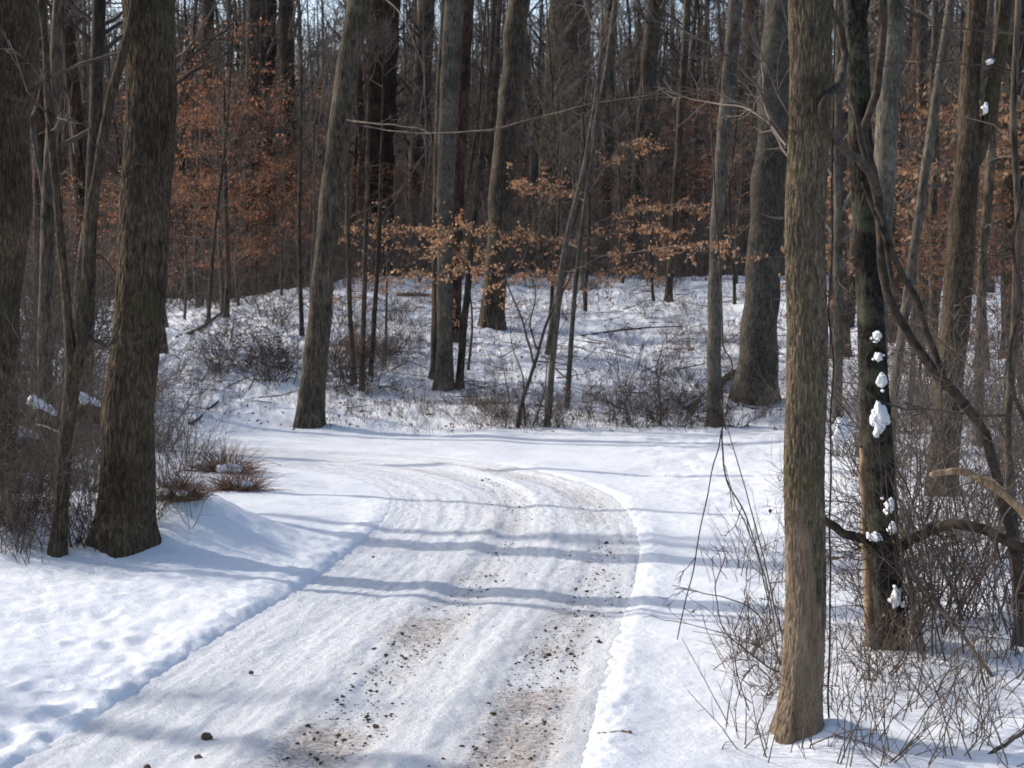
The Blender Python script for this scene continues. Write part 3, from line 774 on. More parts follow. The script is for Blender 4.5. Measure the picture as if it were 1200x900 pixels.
while len(spots) < 235 and tries < 20000:
    tries += 1
    D = float(np.sqrt(rng.uniform(72 ** 2, 130 ** 2)))
    u = float(rng.uniform(-60, 1260))
    if rng.random() < .1:                      # nearer ones only at the two sides
        D = float(rng.uniform(40, 66)); u = float(rng.choice([rng.uniform(-60, 200), rng.uniform(985, 1260)]))
    x = (u - 600) / 2000 * D
    if min([1e9] + [(x - a) ** 2 + (D - b) ** 2 for a, b in spots]) < 2.0: continue
    if abs(road_t(np.array([x]), np.array([D]))[0]) < 4: continue
    spots.append((x, D))
    k = int(rng.choice([0, 1, 2, 2, 3, 4, 4, 4, 5, 6, 6, 7, 8, 8])); s = float(rng.uniform(.85, 1.15))
    lab = '%s bare trunk in the woods %s' % (thick[k], zone(u, D))
    args = ((x, D, hz(x, D)), (float(rng.normal(0, .035)), float(rng.normal(0, .045)), float(rng.uniform(0, 6.28))), (s, s, s * float(rng.uniform(.9, 1.1))))
    grp = '%s trunks %s' % (thick[k], zone(u, D))
    if used[k] == 0:
        r = protos[k]; r.location, r.rotation_euler, r.scale = args; r['label'] = lab; r['group'] = grp
    else: dup(protos[k], *args, label=lab, group=grp)
    used[k] += 1
# trees left of the view whose shadows fall over the road
for (x, y, k) in [(-10.5, 14.8, 7), (-16, 27.5, 1), (-19, 18.5, 5)]:
    dup(protos[k], (x, y, hz(x, y)), (0, 0, rng.uniform(0, 6)), (1, 1, 1), 'bare trunk standing just beyond the left edge of the view', 'trees beyond the left edge')

# far wood that reads as one mass
def far_woods():
    mb = MB(); K = 3300
    D = np.sqrt(rng.uniform(128 ** 2, 320 ** 2, K)); x = rng.uniform(-.40, .40, K) * D
    z = H(x, D)
    S = np.stack([x, D, z - .3], 1)
    P, R = grow(S, np.stack([rng.normal(0, .04, K), rng.normal(0, .04, K), np.ones(K)], 1), rng.uniform(18, 31, K), rng.uniform(.10, .30, K), .05, 7, .03)
    mb.tubes(P, R, 6)
    S, Dd, r, t = spawn(P, R, 15, .12, 1, .5, 1.2)
    P1, R1 = grow(S, Dd, rng.uniform(1.5, 4.5, len(S)), .045, .02, 4, .15, .05); mb.tubes(P1, R1, 3)
    S, Dd, r, t = spawn(P1, R1, 4, .2, 1, .5, 1.2)
    P2, R2 = grow(S, Dd, rng.uniform(.8, 2.2, len(S)), .02, .012, 2, .15, .05); mb.tubes(P2, R2, 3)
    o = mb.build('far_woods', M['twig'])
    tag(o, 'far grey-brown wood closing the view behind every trunk', 'woods', None, 'stuff')
far_woods()

# ------------------------------------------------------------------ beeches that keep their dead leaves
def proto_beech(h, n1, L1, leaf, nleaf, size, zlow=.25, flat=.75):
    z = np.linspace(-.2, h, 20); sd = h * 3.3 + n1
    P = np.stack([.25 * perlin(z * .3, sd, 1), .25 * perlin(z * .3, sd, 7), z], 1)
    P[:, :2] -= P[0, :2]
    R = .012 + .009 * h * (1 - z.clip(0) / h)
    root = empty('beech', (0, 0, 0), 'x', 'tree')
    trunk_mb(z, P[:, 0], P[:, 1], R, 8, 0, 1, .05, .3, sd, .15).build('trunk', M['grey'], root)
    mb = MB()
    S, D, r, t = spawn(P[None], R[None], n1, zlow, .98, 1.1, 1.5)
    P1, R1 = grow(S, D, L1 * (1.15 - .7 * t) * rng.uniform(.6, 1.2, len(S)), np.clip(r * .4, .008, .03), .004, 7, .08, .0)
    mb.tubes(P1, R1, 5)
    S, D, r, t = spawn(P1, R1, 7, .15, 1, .5, 1.0, flat)
    P2, R2 = grow(S, D, L1 * .4 * rng.uniform(.4, 1.1, len(S)), .006, .003, 4, .1, -.01); mb.tubes(P2, R2, 3)
    S, D, r, t = spawn(P2, R2, 3, .2, 1, .4, .9, flat)
    P3, R3 = grow(S, D, L1 * .16 * rng.uniform(.4, 1.1, len(S)), .003, .002, 2, .1); mb.tubes(P3, R3, 3)
    mb.build('crown', M['twig'], root)
    lf = MB()
    C = np.concatenate([P2[:, 1:].reshape(-1, 3), P3.reshape(-1, 3), P3.reshape(-1, 3)])
    C = C[rng.permutation(len(C))[:nleaf]]
    C = C + rng.normal(size=C.shape) * .03
    leaves(lf, C, size)
    lf.build('foliage', M[leaf], root, smooth=False)
    return root

bp = [proto_beech(7.5, 22, 2.6, 'rust', 1500, .105), proto_beech(5.5, 18, 2.2, 'rust', 1050, .105),
      proto_beech(9, 26, 3.0, 'rust', 1700, .11), proto_beech(4.6, 13, 2.2, 'pale', 1000, .11, .35, .85)]
bused = [0] * 4
def place_beech(k, u, D, s, label, group):
    x = (u - 600) / 2000 * D
    args = ((x, D, hz(x, D)), (float(rng.normal(0, .03)), float(rng.normal(0, .03)), float(rng.uniform(0, 6.28))), (s, s, s))
    if bused[k] == 0:
        r = bp[k]; r.location, r.rotation_euler, r.scale = args; r['label'] = label; r['group'] = group
    else: dup(bp[k], *args, label=label, group=group)
    bused[k] += 1
GB = 'beeches keeping rust dead leaves'
for (k, u, D, s) in [(2, 262, 62, 1.15), (0, 232, 66, 1), (0, 300, 70, .95), (1, 216, 60, .9), (1, 330, 66, 1), (1, 280, 64, .9), (0, 356, 74, .9), (1, 372, 69, .8), (1, 246, 72, 1), (1, 318, 76, 1.0), (2, 236, 70, 1.25), (2, 284, 74, 1.3), (2, 222, 76, 1.2), (0, 340, 70, 1.1), (2, 268, 80, 1.4)]:
    place_beech(k, u, D, s, 'young beech full of rust-red dead leaves right of the thick ridged trunk', GB + ' right of the ridged trunk')
for (k, u, D, s) in [(1, 60, 52, .9), (1, 112, 60, .9), (0, 20, 64, .8), (1, 86, 72, 1), (1, 130, 66, .9)]:
    place_beech(k, u, D, s, 'young beech with dull rust leaves behind the slim forked tree', GB + ' behind the forked tree')
for (k, u, D, s) in [(2, 826, 72, 1.0), (0, 862, 66, 1.0), (1, 812, 74, 1.0), (0, 850, 78, 1.1)]:
    place_beech(k, u, D, s, 'young beech with orange leaves behind the slender grey trunk', GB + ' behind the slender trunk')
for (k, u, D, s) in [(0, 1082, 46, .85), (1, 1066, 50, 1), (0, 1176, 50, .85), (1, 1210, 44, 1), (1, 1130, 58, 1.1), (0, 990, 62, .9), (1, 1072, 37, .75), (1, 1178, 35, .75), (1, 1215, 38, .8), (1, 1110, 41, .75)]:
    place_beech(k, u, D, s, 'young beech with orange leaves behind the dark trunk with snowy knot', GB + ' behind the dark leaning trunk')
for (k, u, D, s) in [(1, 430, 76, 1), (1, 480, 74, .9), (1, 560, 78, .9), (1, 620, 76, 1), (1, 690, 75, .8), (1, 745, 77, 1), (1, 780, 74, .8), (0, 520, 82, .8), (0, 660, 84, .8), (1, 400, 80, 1)]:
    place_beech(k, u, D, s, 'low rust-leaved beech on the crest behind the middle trunks', GB + ' on the crest')
# pale sprays in the middle distance: one beech with limbs placed as seen
def spray_beech():
    g = ground(664, 478)
    root = empty('beech', g, 'young beech with layered sprays of pale orange dead leaves before the woods', 'tree')
    o = np.array(g); D = g[1]
    tr = px_path([(664, 486), (668, 420), (674, 340), (684, 250), (697, 160), (704, 60), (706, 0)], D) - o
    MB().tubes(tr, np.linspace(.07, .025, len(tr)), 10).build('trunk', M['grey'], root)
    mb, lf = MB(), MB()
    for pts, n, L in [
        ([(676, 330), (650, 325, 42), (600, 322, 40), (540, 318, 39), (482, 322, 38)], 26, .75),
        ([(680, 290), (640, 278, 43), (590, 272, 42), (545, 268, 41), (520, 275, 40)], 28, .75),
        ([(682, 280), (720, 272, 42), (760, 268, 40), (790, 274, 39)], 16, .7),
        ([(686, 236), (660, 224, 43), (630, 216, 42), (598, 214, 41)], 18, .6),
        ([(672, 350), (690, 330, 43), (730, 318, 42), (772, 322, 41)], 12, .7),
        ([(690, 300), (740, 296, 41), (800, 288, 38), (862, 294, 36)], 20, .6),
        ([(692, 262), (740, 246, 42), (790, 240, 40), (830, 250, 39)], 16, .55),
        ([(688, 230), (720, 180, 43), (745, 165, 42), (770, 176, 41)], 10, .6)]:
        P = px_path(pts, D, .02) - o; R = np.linspace(.018, .004, len(P))
        mb.tubes(P, R, 5)
        P1, P2 = twigs_on(mb, P, R, int(n * 1.8), L, 2, .96, .005, -.005)
        C = np.concatenate([P1[:, 2:].reshape(-1, 3), P2.reshape(-1, 3)])
        C = C[rng.permutation(len(C))[:int(len(C) * .7)]] + rng.normal(size=(int(len(C) * .7), 3)) * .025
        leaves(lf, C, .10)
    mb.build('crown', M['twig'], root); lf.build('foliage', M['pale'], root, smooth=False)
spray_beech()
for (u, D, s) in [(548, 47, .8), (452, 50, .9)]:
    place_beech(3, u, D, s, 'thin beech sapling with pale orange leaves beside the stout clump trunk', 'pale-leaved saplings by the clump')

for (u, D, s) in [(1066, 38, 1.35), (1158, 42, 1.5), (1200, 38, 1.4), (1092, 46, 1.6)]:
    place_beech(3, u, D, s, 'thin beech with pale orange leaves between the right-hand trunks', 'pale-leaved beeches on the right')
for i in range(24):
    D = float(rng.uniform(55, 72)); u = float(rng.uniform(190, 960)); x = (u - 600) / 2000 * D; s_ = float(rng.uniform(.6, .95))
    dup(protos[[4, 8][i % 2]], (x, D, hz(x, D)), (float(rng.normal(0, .06)), float(rng.normal(0, .08)), float(rng.uniform(0, 6.28))), (s_ * .8, s_ * .8, s_),
        'thin bare sapling at the top of the snowy slope before the woods', 'thin saplings at the top of the slope')
# ------------------------------------------------------------------ shrubs
def proto_shrub(n, h, spread, mat, arch=.0, leaf=None, nleaf=0, r=.009, sub=6):
    root = empty('shrub', (0, 0, 0), 'x', 'shrub')
    S = np.stack([rng.normal(0, .12, n), rng.normal(0, .12, n), np.full(n, -.08)], 1)
    D = np.stack([rng.normal(0, spread, n), rng.normal(0, spread, n), np.ones(n)], 1)
    P, R = grow(S, D, h * rng.uniform(.5, 1.15, n), r * rng.uniform(.6, 1.3, n), .003, 9, .11, -arch)
    mb = MB().tubes(P, R, 5)
    S, D, rr, t = spawn(P, R, sub, .2, 1, .4, 1.0)
    P1, R1 = grow(S, D, h * .38 * rng.uniform(.3, 1.1, len(S)), np.minimum(rr * .7, .006), .002, 5, .15, .01); mb.tubes(P1, R1, 4)
    S, D, rr, t = spawn(P1, R1, 4, .2, 1, .4, 1.0)
    P2, R2 = grow(S, D, h * .15 * rng.uniform(.3, 1.1, len(S)), .003, .0015, 3, .15, .0); mb.tubes(P2, R2, 3)
    mb.build('stems', mat, root)
    if leaf:
        lf = MB(); C = np.concatenate([P1.reshape(-1, 3), P2.reshape(-1, 3)])
        leaves(lf, C[rng.permutation(len(C))[:nleaf]], .055, .7); lf.build('foliage', M[leaf], root, smooth=False)
    return root
sp = [proto_shrub(12, 2.4, .3, M['twig'], .03), proto_shrub(16, 1.7, .45, M['twig'], .05), proto_shrub(9, 3.0, .22, M['twigd'], .02),
      proto_shrub(18, 1.1, .6, M['twigd'], .06, 'brown', 60), proto_shrub(10, 2.0, .5, M['twig'], .1), proto_shrub(14, .8, .5, M['straw'], .03, 'brown', 40, .005),
      proto_shrub(14, 1.5, .6, M['twigd'], .12, 'brown', 90)]
sused = [0] * len(sp)
def place_shrub(k, p, s, label, group):
    args = ((p[0], p[1], hz(p[0], p[1])), (float(rng.normal(0, .1)), float(rng.normal(0, .1)), float(rng.uniform(0, 6.28))), (s, s, s * float(rng.uniform(.85, 1.2))))
    if sused[k] == 0:
        r = sp[k]; r.location, r.rotation_euler, r.scale = args; r['label'] = label; r['group'] = group
    else: dup(sp[k], *args, label=label, group=group)
    sused[k] += 1
for i in range(42):                                    # thicket on the right
    D = float(rng.uniform(15, 40) if i % 7 else rng.uniform(12.5, 15)); u = float(rng.uniform(978 if D > 19 else 1050, 1240))
    if D > 30 and u < 1010: continue
    k = int(rng.choice([0, 0, 1, 2, 2, 4, 6]))
    place_shrub(k, ((u - 600) / 2000 * D, D), float(rng.uniform(.7, 1.15)), 'leafless tangled shrub in the thicket behind the black snow-plastered trunk', 'shrubs of the right thicket')
for i in range(6):
    D = float(rng.uniform(11, 14.5)); u = float(rng.uniform(1035, 1215))
    place_shrub(int(rng.choice([3, 6])), ((u - 600) / 2000 * D, D), float(rng.uniform(.45, .8)), 'low dry shrub poking through the snow below the arching limb', 'low shrubs below the arching limb')
for i in range(2):
    u, v = float(rng.uniform(875, 915)), float(rng.uniform(760, 860))
    place_shrub(5, ground(u, v), float(rng.uniform(.35, .6)), 'small twiggy shrub in snow at the foot of the tan-barked trunk', 'small shrubs at the tan trunk')
for i in range(52):                                    # left thicket
    D = float(rng.uniform(20.5, 36)); u = float(rng.uniform(-40, 118 if D < 30 else 215))
    place_shrub(int(rng.choice([0, 1, 2, 4, 6, 3])), ((u - 600) / 2000 * D, D), float(rng.uniform(.6, 1)), 'bare tangled shrub in the thicket around the slim forked tree', 'shrubs of the left thicket')
for i in range(20):
    u, v = float(rng.uniform(-30, 112)), float(rng.uniform(585, 652))
    place_shrub(int(rng.choice([0, 2, 3, 6, 6, 4])), ground(u, v), float(rng.uniform(.35, .65)), 'tangled brown shrub at the snow edge beside the slim forked tree', 'shrubs at the left snow edge')
for i in range(46):
    D = float(rng.uniform(26, 58)); u = float(rng.uniform(-50, 135))
    place_shrub(int(rng.choice([0, 2, 2, 4, 6])), ((u - 600) / 2000 * D, D), float(rng.uniform(.9, 1.7)), 'tall dim tangled shrub deep behind the slim forked tree', 'tall shrubs deep behind the forked tree')
for (u, v, k, s) in [(200, 590, 2, .5), (192, 575, 0, .55), (212, 560, 2, .55), (225, 545, 0, .5), (182, 610, 1, .4), (232, 560, 2, .4), (30, 665, 2, .45), (10, 650, 1, .5), (205, 530, 0, .55)]:
    place_shrub(k, ground(u, v), s, 'upright bare shrub beside the thick ridged trunk at the mound edge', 'shrubs at the mound edge')
for (u, v, k, s) in [(285, 430, 3, 1.2), (300, 445, 6, 1.0), (320, 415, 3, 1.1), (345, 420, 6, .8), (270, 405, 3, .9), (330, 380, 1, .8), (300, 370, 1, .8)]:
    place_shrub(k, ground(u, v), s, 'dark tangled shrub on the left slope before the smooth leaning trunk', 'shrubs on the left slope')
for i in range(12):
    place_shrub(int(rng.choice([3, 6, 6, 4])), ground(float(rng.uniform(250, 350)), float(rng.uniform(355, 450))), float(rng.uniform(.8, 1.3)), 'dark tangled shrub on the left slope before the smooth leaning trunk', 'shrubs on the left slope')
for i in range(12):
    place_shrub(int(rng.choice([3, 6, 6, 4, 1])), ground(float(rng.uniform(388, 480)), float(rng.uniform(340, 465))), float(rng.uniform(.8, 1.3)), 'dark tangled shrub around the thin saplings on the slope', 'shrubs around the saplings')
for (u, v, k, s) in [(408, 452, 6, 1.0), (425, 462, 3, 1.1), (442, 455, 6, .9), (395, 440, 3, 1), (450, 430, 1, .8), (470, 380, 1, .9), (455, 360, 4, .9), (420, 400, 0, .7)]:
    place_shrub(k, ground(u, v), s, 'dark tangled shrub around the thin saplings on the slope', 'shrubs around the saplings')
for (u, v, k, s) in [(585, 490, 3, 1.0), (610, 498, 6, .8), (630, 500, 3, .9), (655, 500, 1, .7), (565, 480, 1, .6), (690, 490, 1, .6), (570, 500, 5, 1)]:
    place_shrub(k, ground(u, v), s, 'low twiggy shrub at the road edge around the V-shaped shrub', 'shrubs around the V-shaped shrub')
for (u, v, k, s) in [(720, 498, 1, .9), (745, 500, 3, 1), (770, 495, 6, 1), (795, 500, 3, 1.1), (820, 495, 6, .9), (735, 470, 0, .7), (805, 470, 4, .9), (775, 460, 1, .8), (860, 500, 3, .8), (895, 490, 1, .7)]:
    place_shrub(k, ground(u, v), s, 'low dark bramble at the foot of the slope by the slender grey trunk', 'brambles at the slope foot')
for i in range(48):
    u, v = float(rng.uniform(440, 960)), float(rng.uniform(328, 470))
    place_shrub(int(rng.choice([1, 3, 4, 5])), ground(u, v), float(rng.uniform(.4, .8)), 'small bare shrub scattered over the open snowy slope', 'shrubs on the open slope')
for i in range(70):                                    # understorey on the crest
    D = float(rng.uniform(69, 100)); u = float(rng.uniform(-30, 1230))
    place_shrub(int(rng.choice([0, 1, 2, 4, 6])), ((u - 600) / 2000 * D, D), float(rng.uniform(1, 1.8)), 'dim brown understorey shrub along the crest under the woods', 'understorey shrubs along the crest')

# understorey of the wood behind, a mass nobody could count
def understorey():
    mb, lf = MB(), MB(); K = 4600
    D = np.sqrt(rng.uniform(66 ** 2, 110 ** 2, K)); x = rng.uniform(-.36, .36, K) * D
    S = np.stack([x, D, H(x, D) - .1], 1)
    P, R = grow(S, np.stack([rng.normal(0, .3, K), rng.normal(0, .3, K), np.ones(K)], 1), rng.uniform(1.2, 4.2, K), .022, .006, 7, .12)
    mb.tubes(P, R, 4)
    S, Dd, r, t = spawn(P, R, 8, .15, 1, .5, 1.2)
    P1, R1 = grow(S, Dd, rng.uniform(.4, 1.5, len(S)), .010, .004, 4, .18); mb.tubes(P1, R1, 3)
    S, Dd, r, t = spawn(P1, R1, 2, .2, 1, .5, 1.2)
    P2, R2 = grow(S, Dd, rng.uniform(.2, .7, len(S)), .006, .003, 2, .18); mb.tubes(P2, R2, 3)
    C = P1[:, 1:].reshape(-1, 3); C = C[rng.permutation(len(C))[:6500]]
    leaves(lf, C, .12)
    r_ = mb.build('undergrowth', M['twig']); tag(r_, 'dim brown undergrowth filling the wood beyond the crest', 'undergrowth', None, 'stuff')
    lf.build('foliage', M['brown'], r_, smooth=False)
understorey()

# V-shaped shrub in the middle
def v_shrub():
    g = ground(618, 500); o = np.array(g); D = g[1]
    root = empty('shrub', g, 'V-shaped multi-stemmed shrub at the road edge in the middle', 'shrub')
    for pts, r0, r1 in [
        ([(606, 508), (612, 470), (626, 430), (638, 385), (655, 350), (668, 325), (672, 290)], .055, .012),
        ([(626, 432), (618, 395), (606, 360), (595, 335), (588, 310)], .03, .008),
        ([(630, 410), (622, 380), (628, 345), (618, 310)], .024, .006),
        ([(616, 505), (614, 470), (612, 440), (600, 405), (598, 370)], .025, .006),
        ([(592, 505), (596, 470), (590, 430), (585, 395)], .018, .005),
        ([(622, 505), (638, 460), (642, 420), (660, 380), (690, 340)], .022, .005)]:
        P = px_path(pts, D, .015) - o; R = np.linspace(r0, r1, len(P))
        mb = MB().tubes(P, R, 7); twigs_on(mb, P, R, 9, .55)
        mb.build('stem', M['twigd'], root)
v_shrub()

# fine dead stalks everywhere in the snow: nobody could count them
def stalks():
    mb = MB()
    pts = []
    def region(n, u0, u1, v0, v1):
        us = rng.uniform(u0, u1, n); vs = rng.uniform(v0, v1, n)
        for u, v in zip(us, vs):
            pts.append((u, v))
    region(260, 200, 500, 340, 490); region(1000, 480, 920, 325, 505); region(190, 540, 850, 462, 508); region(80, 380, 560, 470, 508)
    region(110, 970, 1210, 620, 900); region(40, 850, 930, 640, 880); region(140, 970, 1210, 470, 640); region(140, 0, 230, 480, 640)
    W = []
    for u, v in pts:
        d = ray(u, v); Y = np.geomspace(8, 90, 500); P = CPOS[None] + d[None] * (Y / d[1])[:, None]
        b = P[:, 2] <= H0(P[:, 0], P[:, 1]); i = int(np.argmax(b)) if b.any() else -1
        W.append(P[i])
    W = np.array(W); W[:, 2] = H(W[:, 0], W[:, 1]) - .03
    # several stalks at each spot
    W = np.repeat(W, 4, 0); W[:, :2] += rng.normal(size=(len(W), 2)) * .1
    K = len(W)
    P, R = grow(W, np.stack([rng.normal(0, .55, K), rng.normal(0, .55, K), np.ones(K)], 1), rng.uniform(.1, .75, K), rng.uniform(.003, .006, K), .002, 5, .12, -.02)
    mb.tubes(P, R, 3)
    S, D, r, t = spawn(P, R, 3, .3, 1, .4, .9)
    P1, R1 = grow(S, D, rng.uniform(.05, .22, len(S)), .002, .0012, 2, .1); mb.tubes(P1, R1, 3)
    K = 420                                       # sticks lying on the slope
    u = rng.uniform(210, 950, K); d = rng.uniform(40, 68, K); x = (u - 600) / 2000 * d
    S = np.stack([x, d, H(x, d) + .02], 1); dr = np.stack([rng.normal(0, 1, K), rng.normal(0, .6, K), rng.normal(.12, .15, K)], 1)
    P, R = grow(S, dr, rng.uniform(.4, 1.8, K), rng.uniform(.008, .022, K), .004, 5, .12); mb.tubes(P, R, 4)
    o = mb.build('dry_stalks', M['straw'])
    tag(o, 'fine dead weed stalks poking through the snow', 'weeds', None, 'stuff')
stalks()

# leaf litter lying dark on the slope
def litter():
    mb = MB(); W = []
    for u, v in np.stack([rng.uniform(200, 960, 700), rng.uniform(325, 505, 700)], 1):
        d = ray(u, v); Y = np.geomspace(20, 90, 400); P = CPOS[None] + d[None] * (Y / d[1])[:, None]
        b = P[:, 2] <= H0(P[:, 0], P[:, 1]); W.append(P[int(np.argmax(b)) if b.any() else -1])
    W = np.array(W); W = np.repeat(W, 3, 0); W[:, :2] += rng.normal(size=(len(W), 2)) * .25
    W[:, 2] = H(W[:, 0], W[:, 1]) + .015
    leaves(mb, W, .10, .0)
    o = mb.build('leaf_litter', M['brown'], None, False); tag(o, 'scattered dead leaves lying on the snowy slope', 'leaves', None, 'stuff')
litter()

# ------------------------------------------------------------------ vines, fallen wood, clods, snow lumps
def path_thing(name, label, cat, strands, mat, D, group=None, tw=0, L=.4, sides=9):
    base = at(strands[0][0][0][0], strands[0][0][0][1], strands[0][0][0][2] if len(strands[0][0][0]) > 2 else D)
    root = empty(name, base, label, cat, group)
    for pts, r0, r1, pn in strands:
        P = px_path(pts, D, .008) - base; R = np.linspace(r0, r1, len(P)) * (1 + .12 * perlin(np.arange(len(P)) * .4, 2, len(P)))
        P = np.vstack([P[:1], P, P[-1:]]); R = np.concatenate([[0.0005], R, [.0005]])
        P[0] -= (P[2] - P[1]) * .02; P[-1] += (P[-2] - P[-3]) * .02
        mb = MB().tubes(P, R, sides)
        if tw: twigs_on(mb, P[1:-1], R[1:-1], tw, L)
        mb.build(pn, mat, root)
    return root

path_thing('vine', 'thick twisted vine looping down from the black trunk to lower right', 'vine', [
    ([(1202, 700, 12.6), (1190, 650, 12.6), (1178, 598, 12.6), (1167, 553, 12.6), (1153, 507, 12.6), (1133, 477, 12.6), (1108, 450, 12.6), (1090, 428, 12.65), (1070, 400, 12.7), (1053, 373, 12.7), (1040, 343, 12.7), (1033, 305, 12.75), (1030, 240, 12.8), (1022, 195, 12.8), (1012, 150, 12.85), (1025, 115, 12.8), (1032, 60, 12.8), (1036, -40, 12.9)], .040, .030, 'strand'),
    ([(1230, 545, 12.3), (1200, 487, 12.3), (1187, 457, 12.35), (1183, 417, 12.4), (1197, 350, 12.45), (1188, 290, 12.5), (1205, 200, 12.5)], .018, .010, 'strand'),
    ([(1012, 330, 13.0), (1003, 270, 12.95), (1014, 225, 12.9), (1022, 170, 12.95), (1006, 120, 13.0), (1012, 60, 13.0), (1024, -40, 13.0)], .016, .012, 'strand'),
    ([(1118, 462, 12.55), (1107, 443, 12.55), (1093, 407, 12.55), (1080, 367, 12.55), (1063, 330, 12.6), (1047, 300, 12.6), (1036, 262, 12.65), (1022, 215, 12.7), (1008, 160, 12.7), (996, 110, 12.75)], .026, .020, 'strand'),
    ([(1030, 225, 12.6), (1014, 196, 12.0), (994, 178, 11.2), (973, 158, 10.5), (964, 138, 10.3), (968, 116, 10.3), (984, 96, 10.6), (990, 70, 11), (986, 35, 11), (974, 10, 11), (972, -40, 11)], .030, .022, 'strand'),
    ([(1046, 335, 12.6), (1040, 290, 12.6), (1025, 250, 12.65), (1012, 215, 12.65)], .016, .012, 'strand')], M['vine'], 12.7)
path_thing('hanging_vine', 'thin dark vine hanging down and splitting above the snow left of tan trunk', 'vine', [
    ([(828, -30, 12), (830, 80, 12), (836, 200, 12), (845, 330, 12), (848, 400, 12), (858, 430, 12), (852, 480, 12), (843, 515, 12), (826, 590, 12), (808, 680, 12), (794, 748, 12)], .006, .004, 'strand'),
    ([(845, 505, 12), (850, 560, 12), (872, 600, 12), (890, 660, 12), (905, 730, 12)], .006, .004, 'strand')], M['vine'], 12, None, 3, .25, 6)
path_thing('broken_branch', 'broken tan branch sticking out from right edge below the thick vine', 'branch', [
    ([(1088, 556, 12.2), (1110, 553, 12.2), (1130, 553, 12.2), (1160, 568, 12.2), (1185, 588, 12.2), (1225, 630, 12.2)], .022, .03, 'limb'),
    ([(1130, 556, 12.2), (1155, 560, 12.15), (1180, 572, 12.1)], .012, .006, 'limb')], M['wood'], 12.2)
path_thing('fallen_branch', 'long slanting dead branch leaning down right of the black trunk', 'branch', [
    ([(1060, 660, 12.9), (1090, 700, 12.6), (1120, 735, 12.4), (1165, 795, 12.0)], .022, .012, 'limb')], M['twig'], 12.6, None, 8, .4)
path_thing('fallen_branch', 'dark broken branch lying at the bottom right corner', 'branch', [
    ([(1130, 897, 10.0), (1160, 884, 10.05), (1188, 866, 10.1), (1206, 850, 10.1)], .012, .014, 'limb')], M['twigd'], 10)
for lab, pts, r in [
    ('dark log lying behind the slender grey trunk', [(806, 482), (825, 468), (845, 448), (860, 436)], .13),
    ('snowy fallen branch at the top of the left slope', [(208, 396), (232, 386), (255, 370), (268, 360)], .07),
    ('short fallen branch low on the left slope', [(222, 498), (238, 486), (256, 470)], .04),
    ('long fallen branch across the slope right of the leaning trunk', [(680, 394), (720, 388), (760, 384), (798, 382)], .035),
    ('dark fallen log high on the middle slope', [(466, 346), (490, 345), (512, 348)], .09)]:
    gs = [ground(u, v) for u, v in (pts[0], pts[-1])]
    D0, D1 = gs[0][1], gs[1][1]
    n = len(pts); pts = [(u, v, D0 + (D1 - D0) * i / (n - 1)) for i, (u, v) in enumerate(pts)]
    path_thing('fallen_log', lab, 'log', [(pts, r, r * .6, 'bole')], M['mid'], D0, None, 4, .7)
g = ground(720, 862)
path_thing('stick', 'short brown stick lying on the snow at the right road edge', 'stick', [
    ([(702, 863, g[1] - .07), (712, 860, g[1] - .07), (727, 858, g[1] - .06), (739, 860, g[1] - .06)], .014, .016, 'shaft')], M['wood'], g[1])

def lump(mb, c, r, seed, n=22):
    """an uneven rounded lump"""
    th = np.linspace(0, np.pi, n)[:, None]; ph = np.arange(n * 2)[None] / (n * 2) * 2 * np.pi
    d = np.stack([np.sin(th) * np.cos(ph), np.sin(th) * np.sin(ph), np.cos(th) * np.ones_like(ph)], -1)
    k = 1 + .35 * perlin(d[..., 0] * 1.4 + seed, d[..., 1] * 1.4, d[..., 2] * 1.4) + .1 * perlin(d[..., 0] * 3.2 + seed, d[..., 1] * 4, d[..., 2] * 4)
    V = np.array(c) + d * k[..., None] * np.array(r)
    m = n * 2; a = np.arange(m); b = (a + 1) % m
    base = (np.arange(n - 1) * m)[:, None]
    Q = np.stack([base + a, base + m + a, base + m + b, base + b], -1).reshape(-1, 4)
    return mb.add(V, Q)

snow_spots = [
    (1028, 394, 13.02, .05, .05, 'small snow lump highest on the black trunk'),
    (1029, 418, 13.02, .05, .045, 'second snow lump from the top on the black trunk'),
    (1033, 446, 13.02, .07, .07, 'lumpy snow patch above the big one on the black trunk'),
    (1031, 490, 13.0, .1, .15, 'biggest snow patch stuck halfway up the black trunk'),
    (1043, 592, 13.03, .06, .07, 'snow lump on the black trunk above the arching limb'),
    (1026, 629, 12.85, .075, .045, 'rounded snow cap on the limb left of the black trunk'),
    (1046, 618, 13.03, .05, .06, 'snow lump where the limbs leave the black trunk'),
    (1050, 700, 13.0, .06, .1, 'snow patch low on the black trunk'),
    (986, 503, 20.0, .16, .2, 'snow mound lodged between the tan and black trunks'),
    (1004, 573, 14.5, .04, .04, 'small snow ball on twigs left of the black trunk'),
    (1155, 127, 23.6, .06, .1, 'snow tuft on the dark trunk knot'),
    (1160, 72, 23.6, .08, .05, 'snow tuft in the upper fork of the dark leaning trunk'),
]
for i, (u, v, D, rx, rz, lab) in enumerate(snow_spots):
    if 12.9 < D < 13.1: D = TREES['B'][1] - .16
    if D == 23.6: D = TREES['F'][1] - .2
    c = at(u, v, D); mb = MB()
    rx *= .55; rz *= .75; lump(mb, (0, 0, 0), (rx, .05, rz), i * 3.3)
    for j in range(10):
        lump(mb, (rng.normal(0, rx * .7), rng.normal(0.012, .012), rng.normal(0, rz * .6)), (rx * rng.uniform(.2, .45), .035, rz * rng.uniform(.15, .35)), i * 7.7 + j, 12)
    o = mb.build('snow_clump', M['snow']); o.location = tuple(c); tag(o, lab, 'snow', 'snow lumps stuck on trunks')
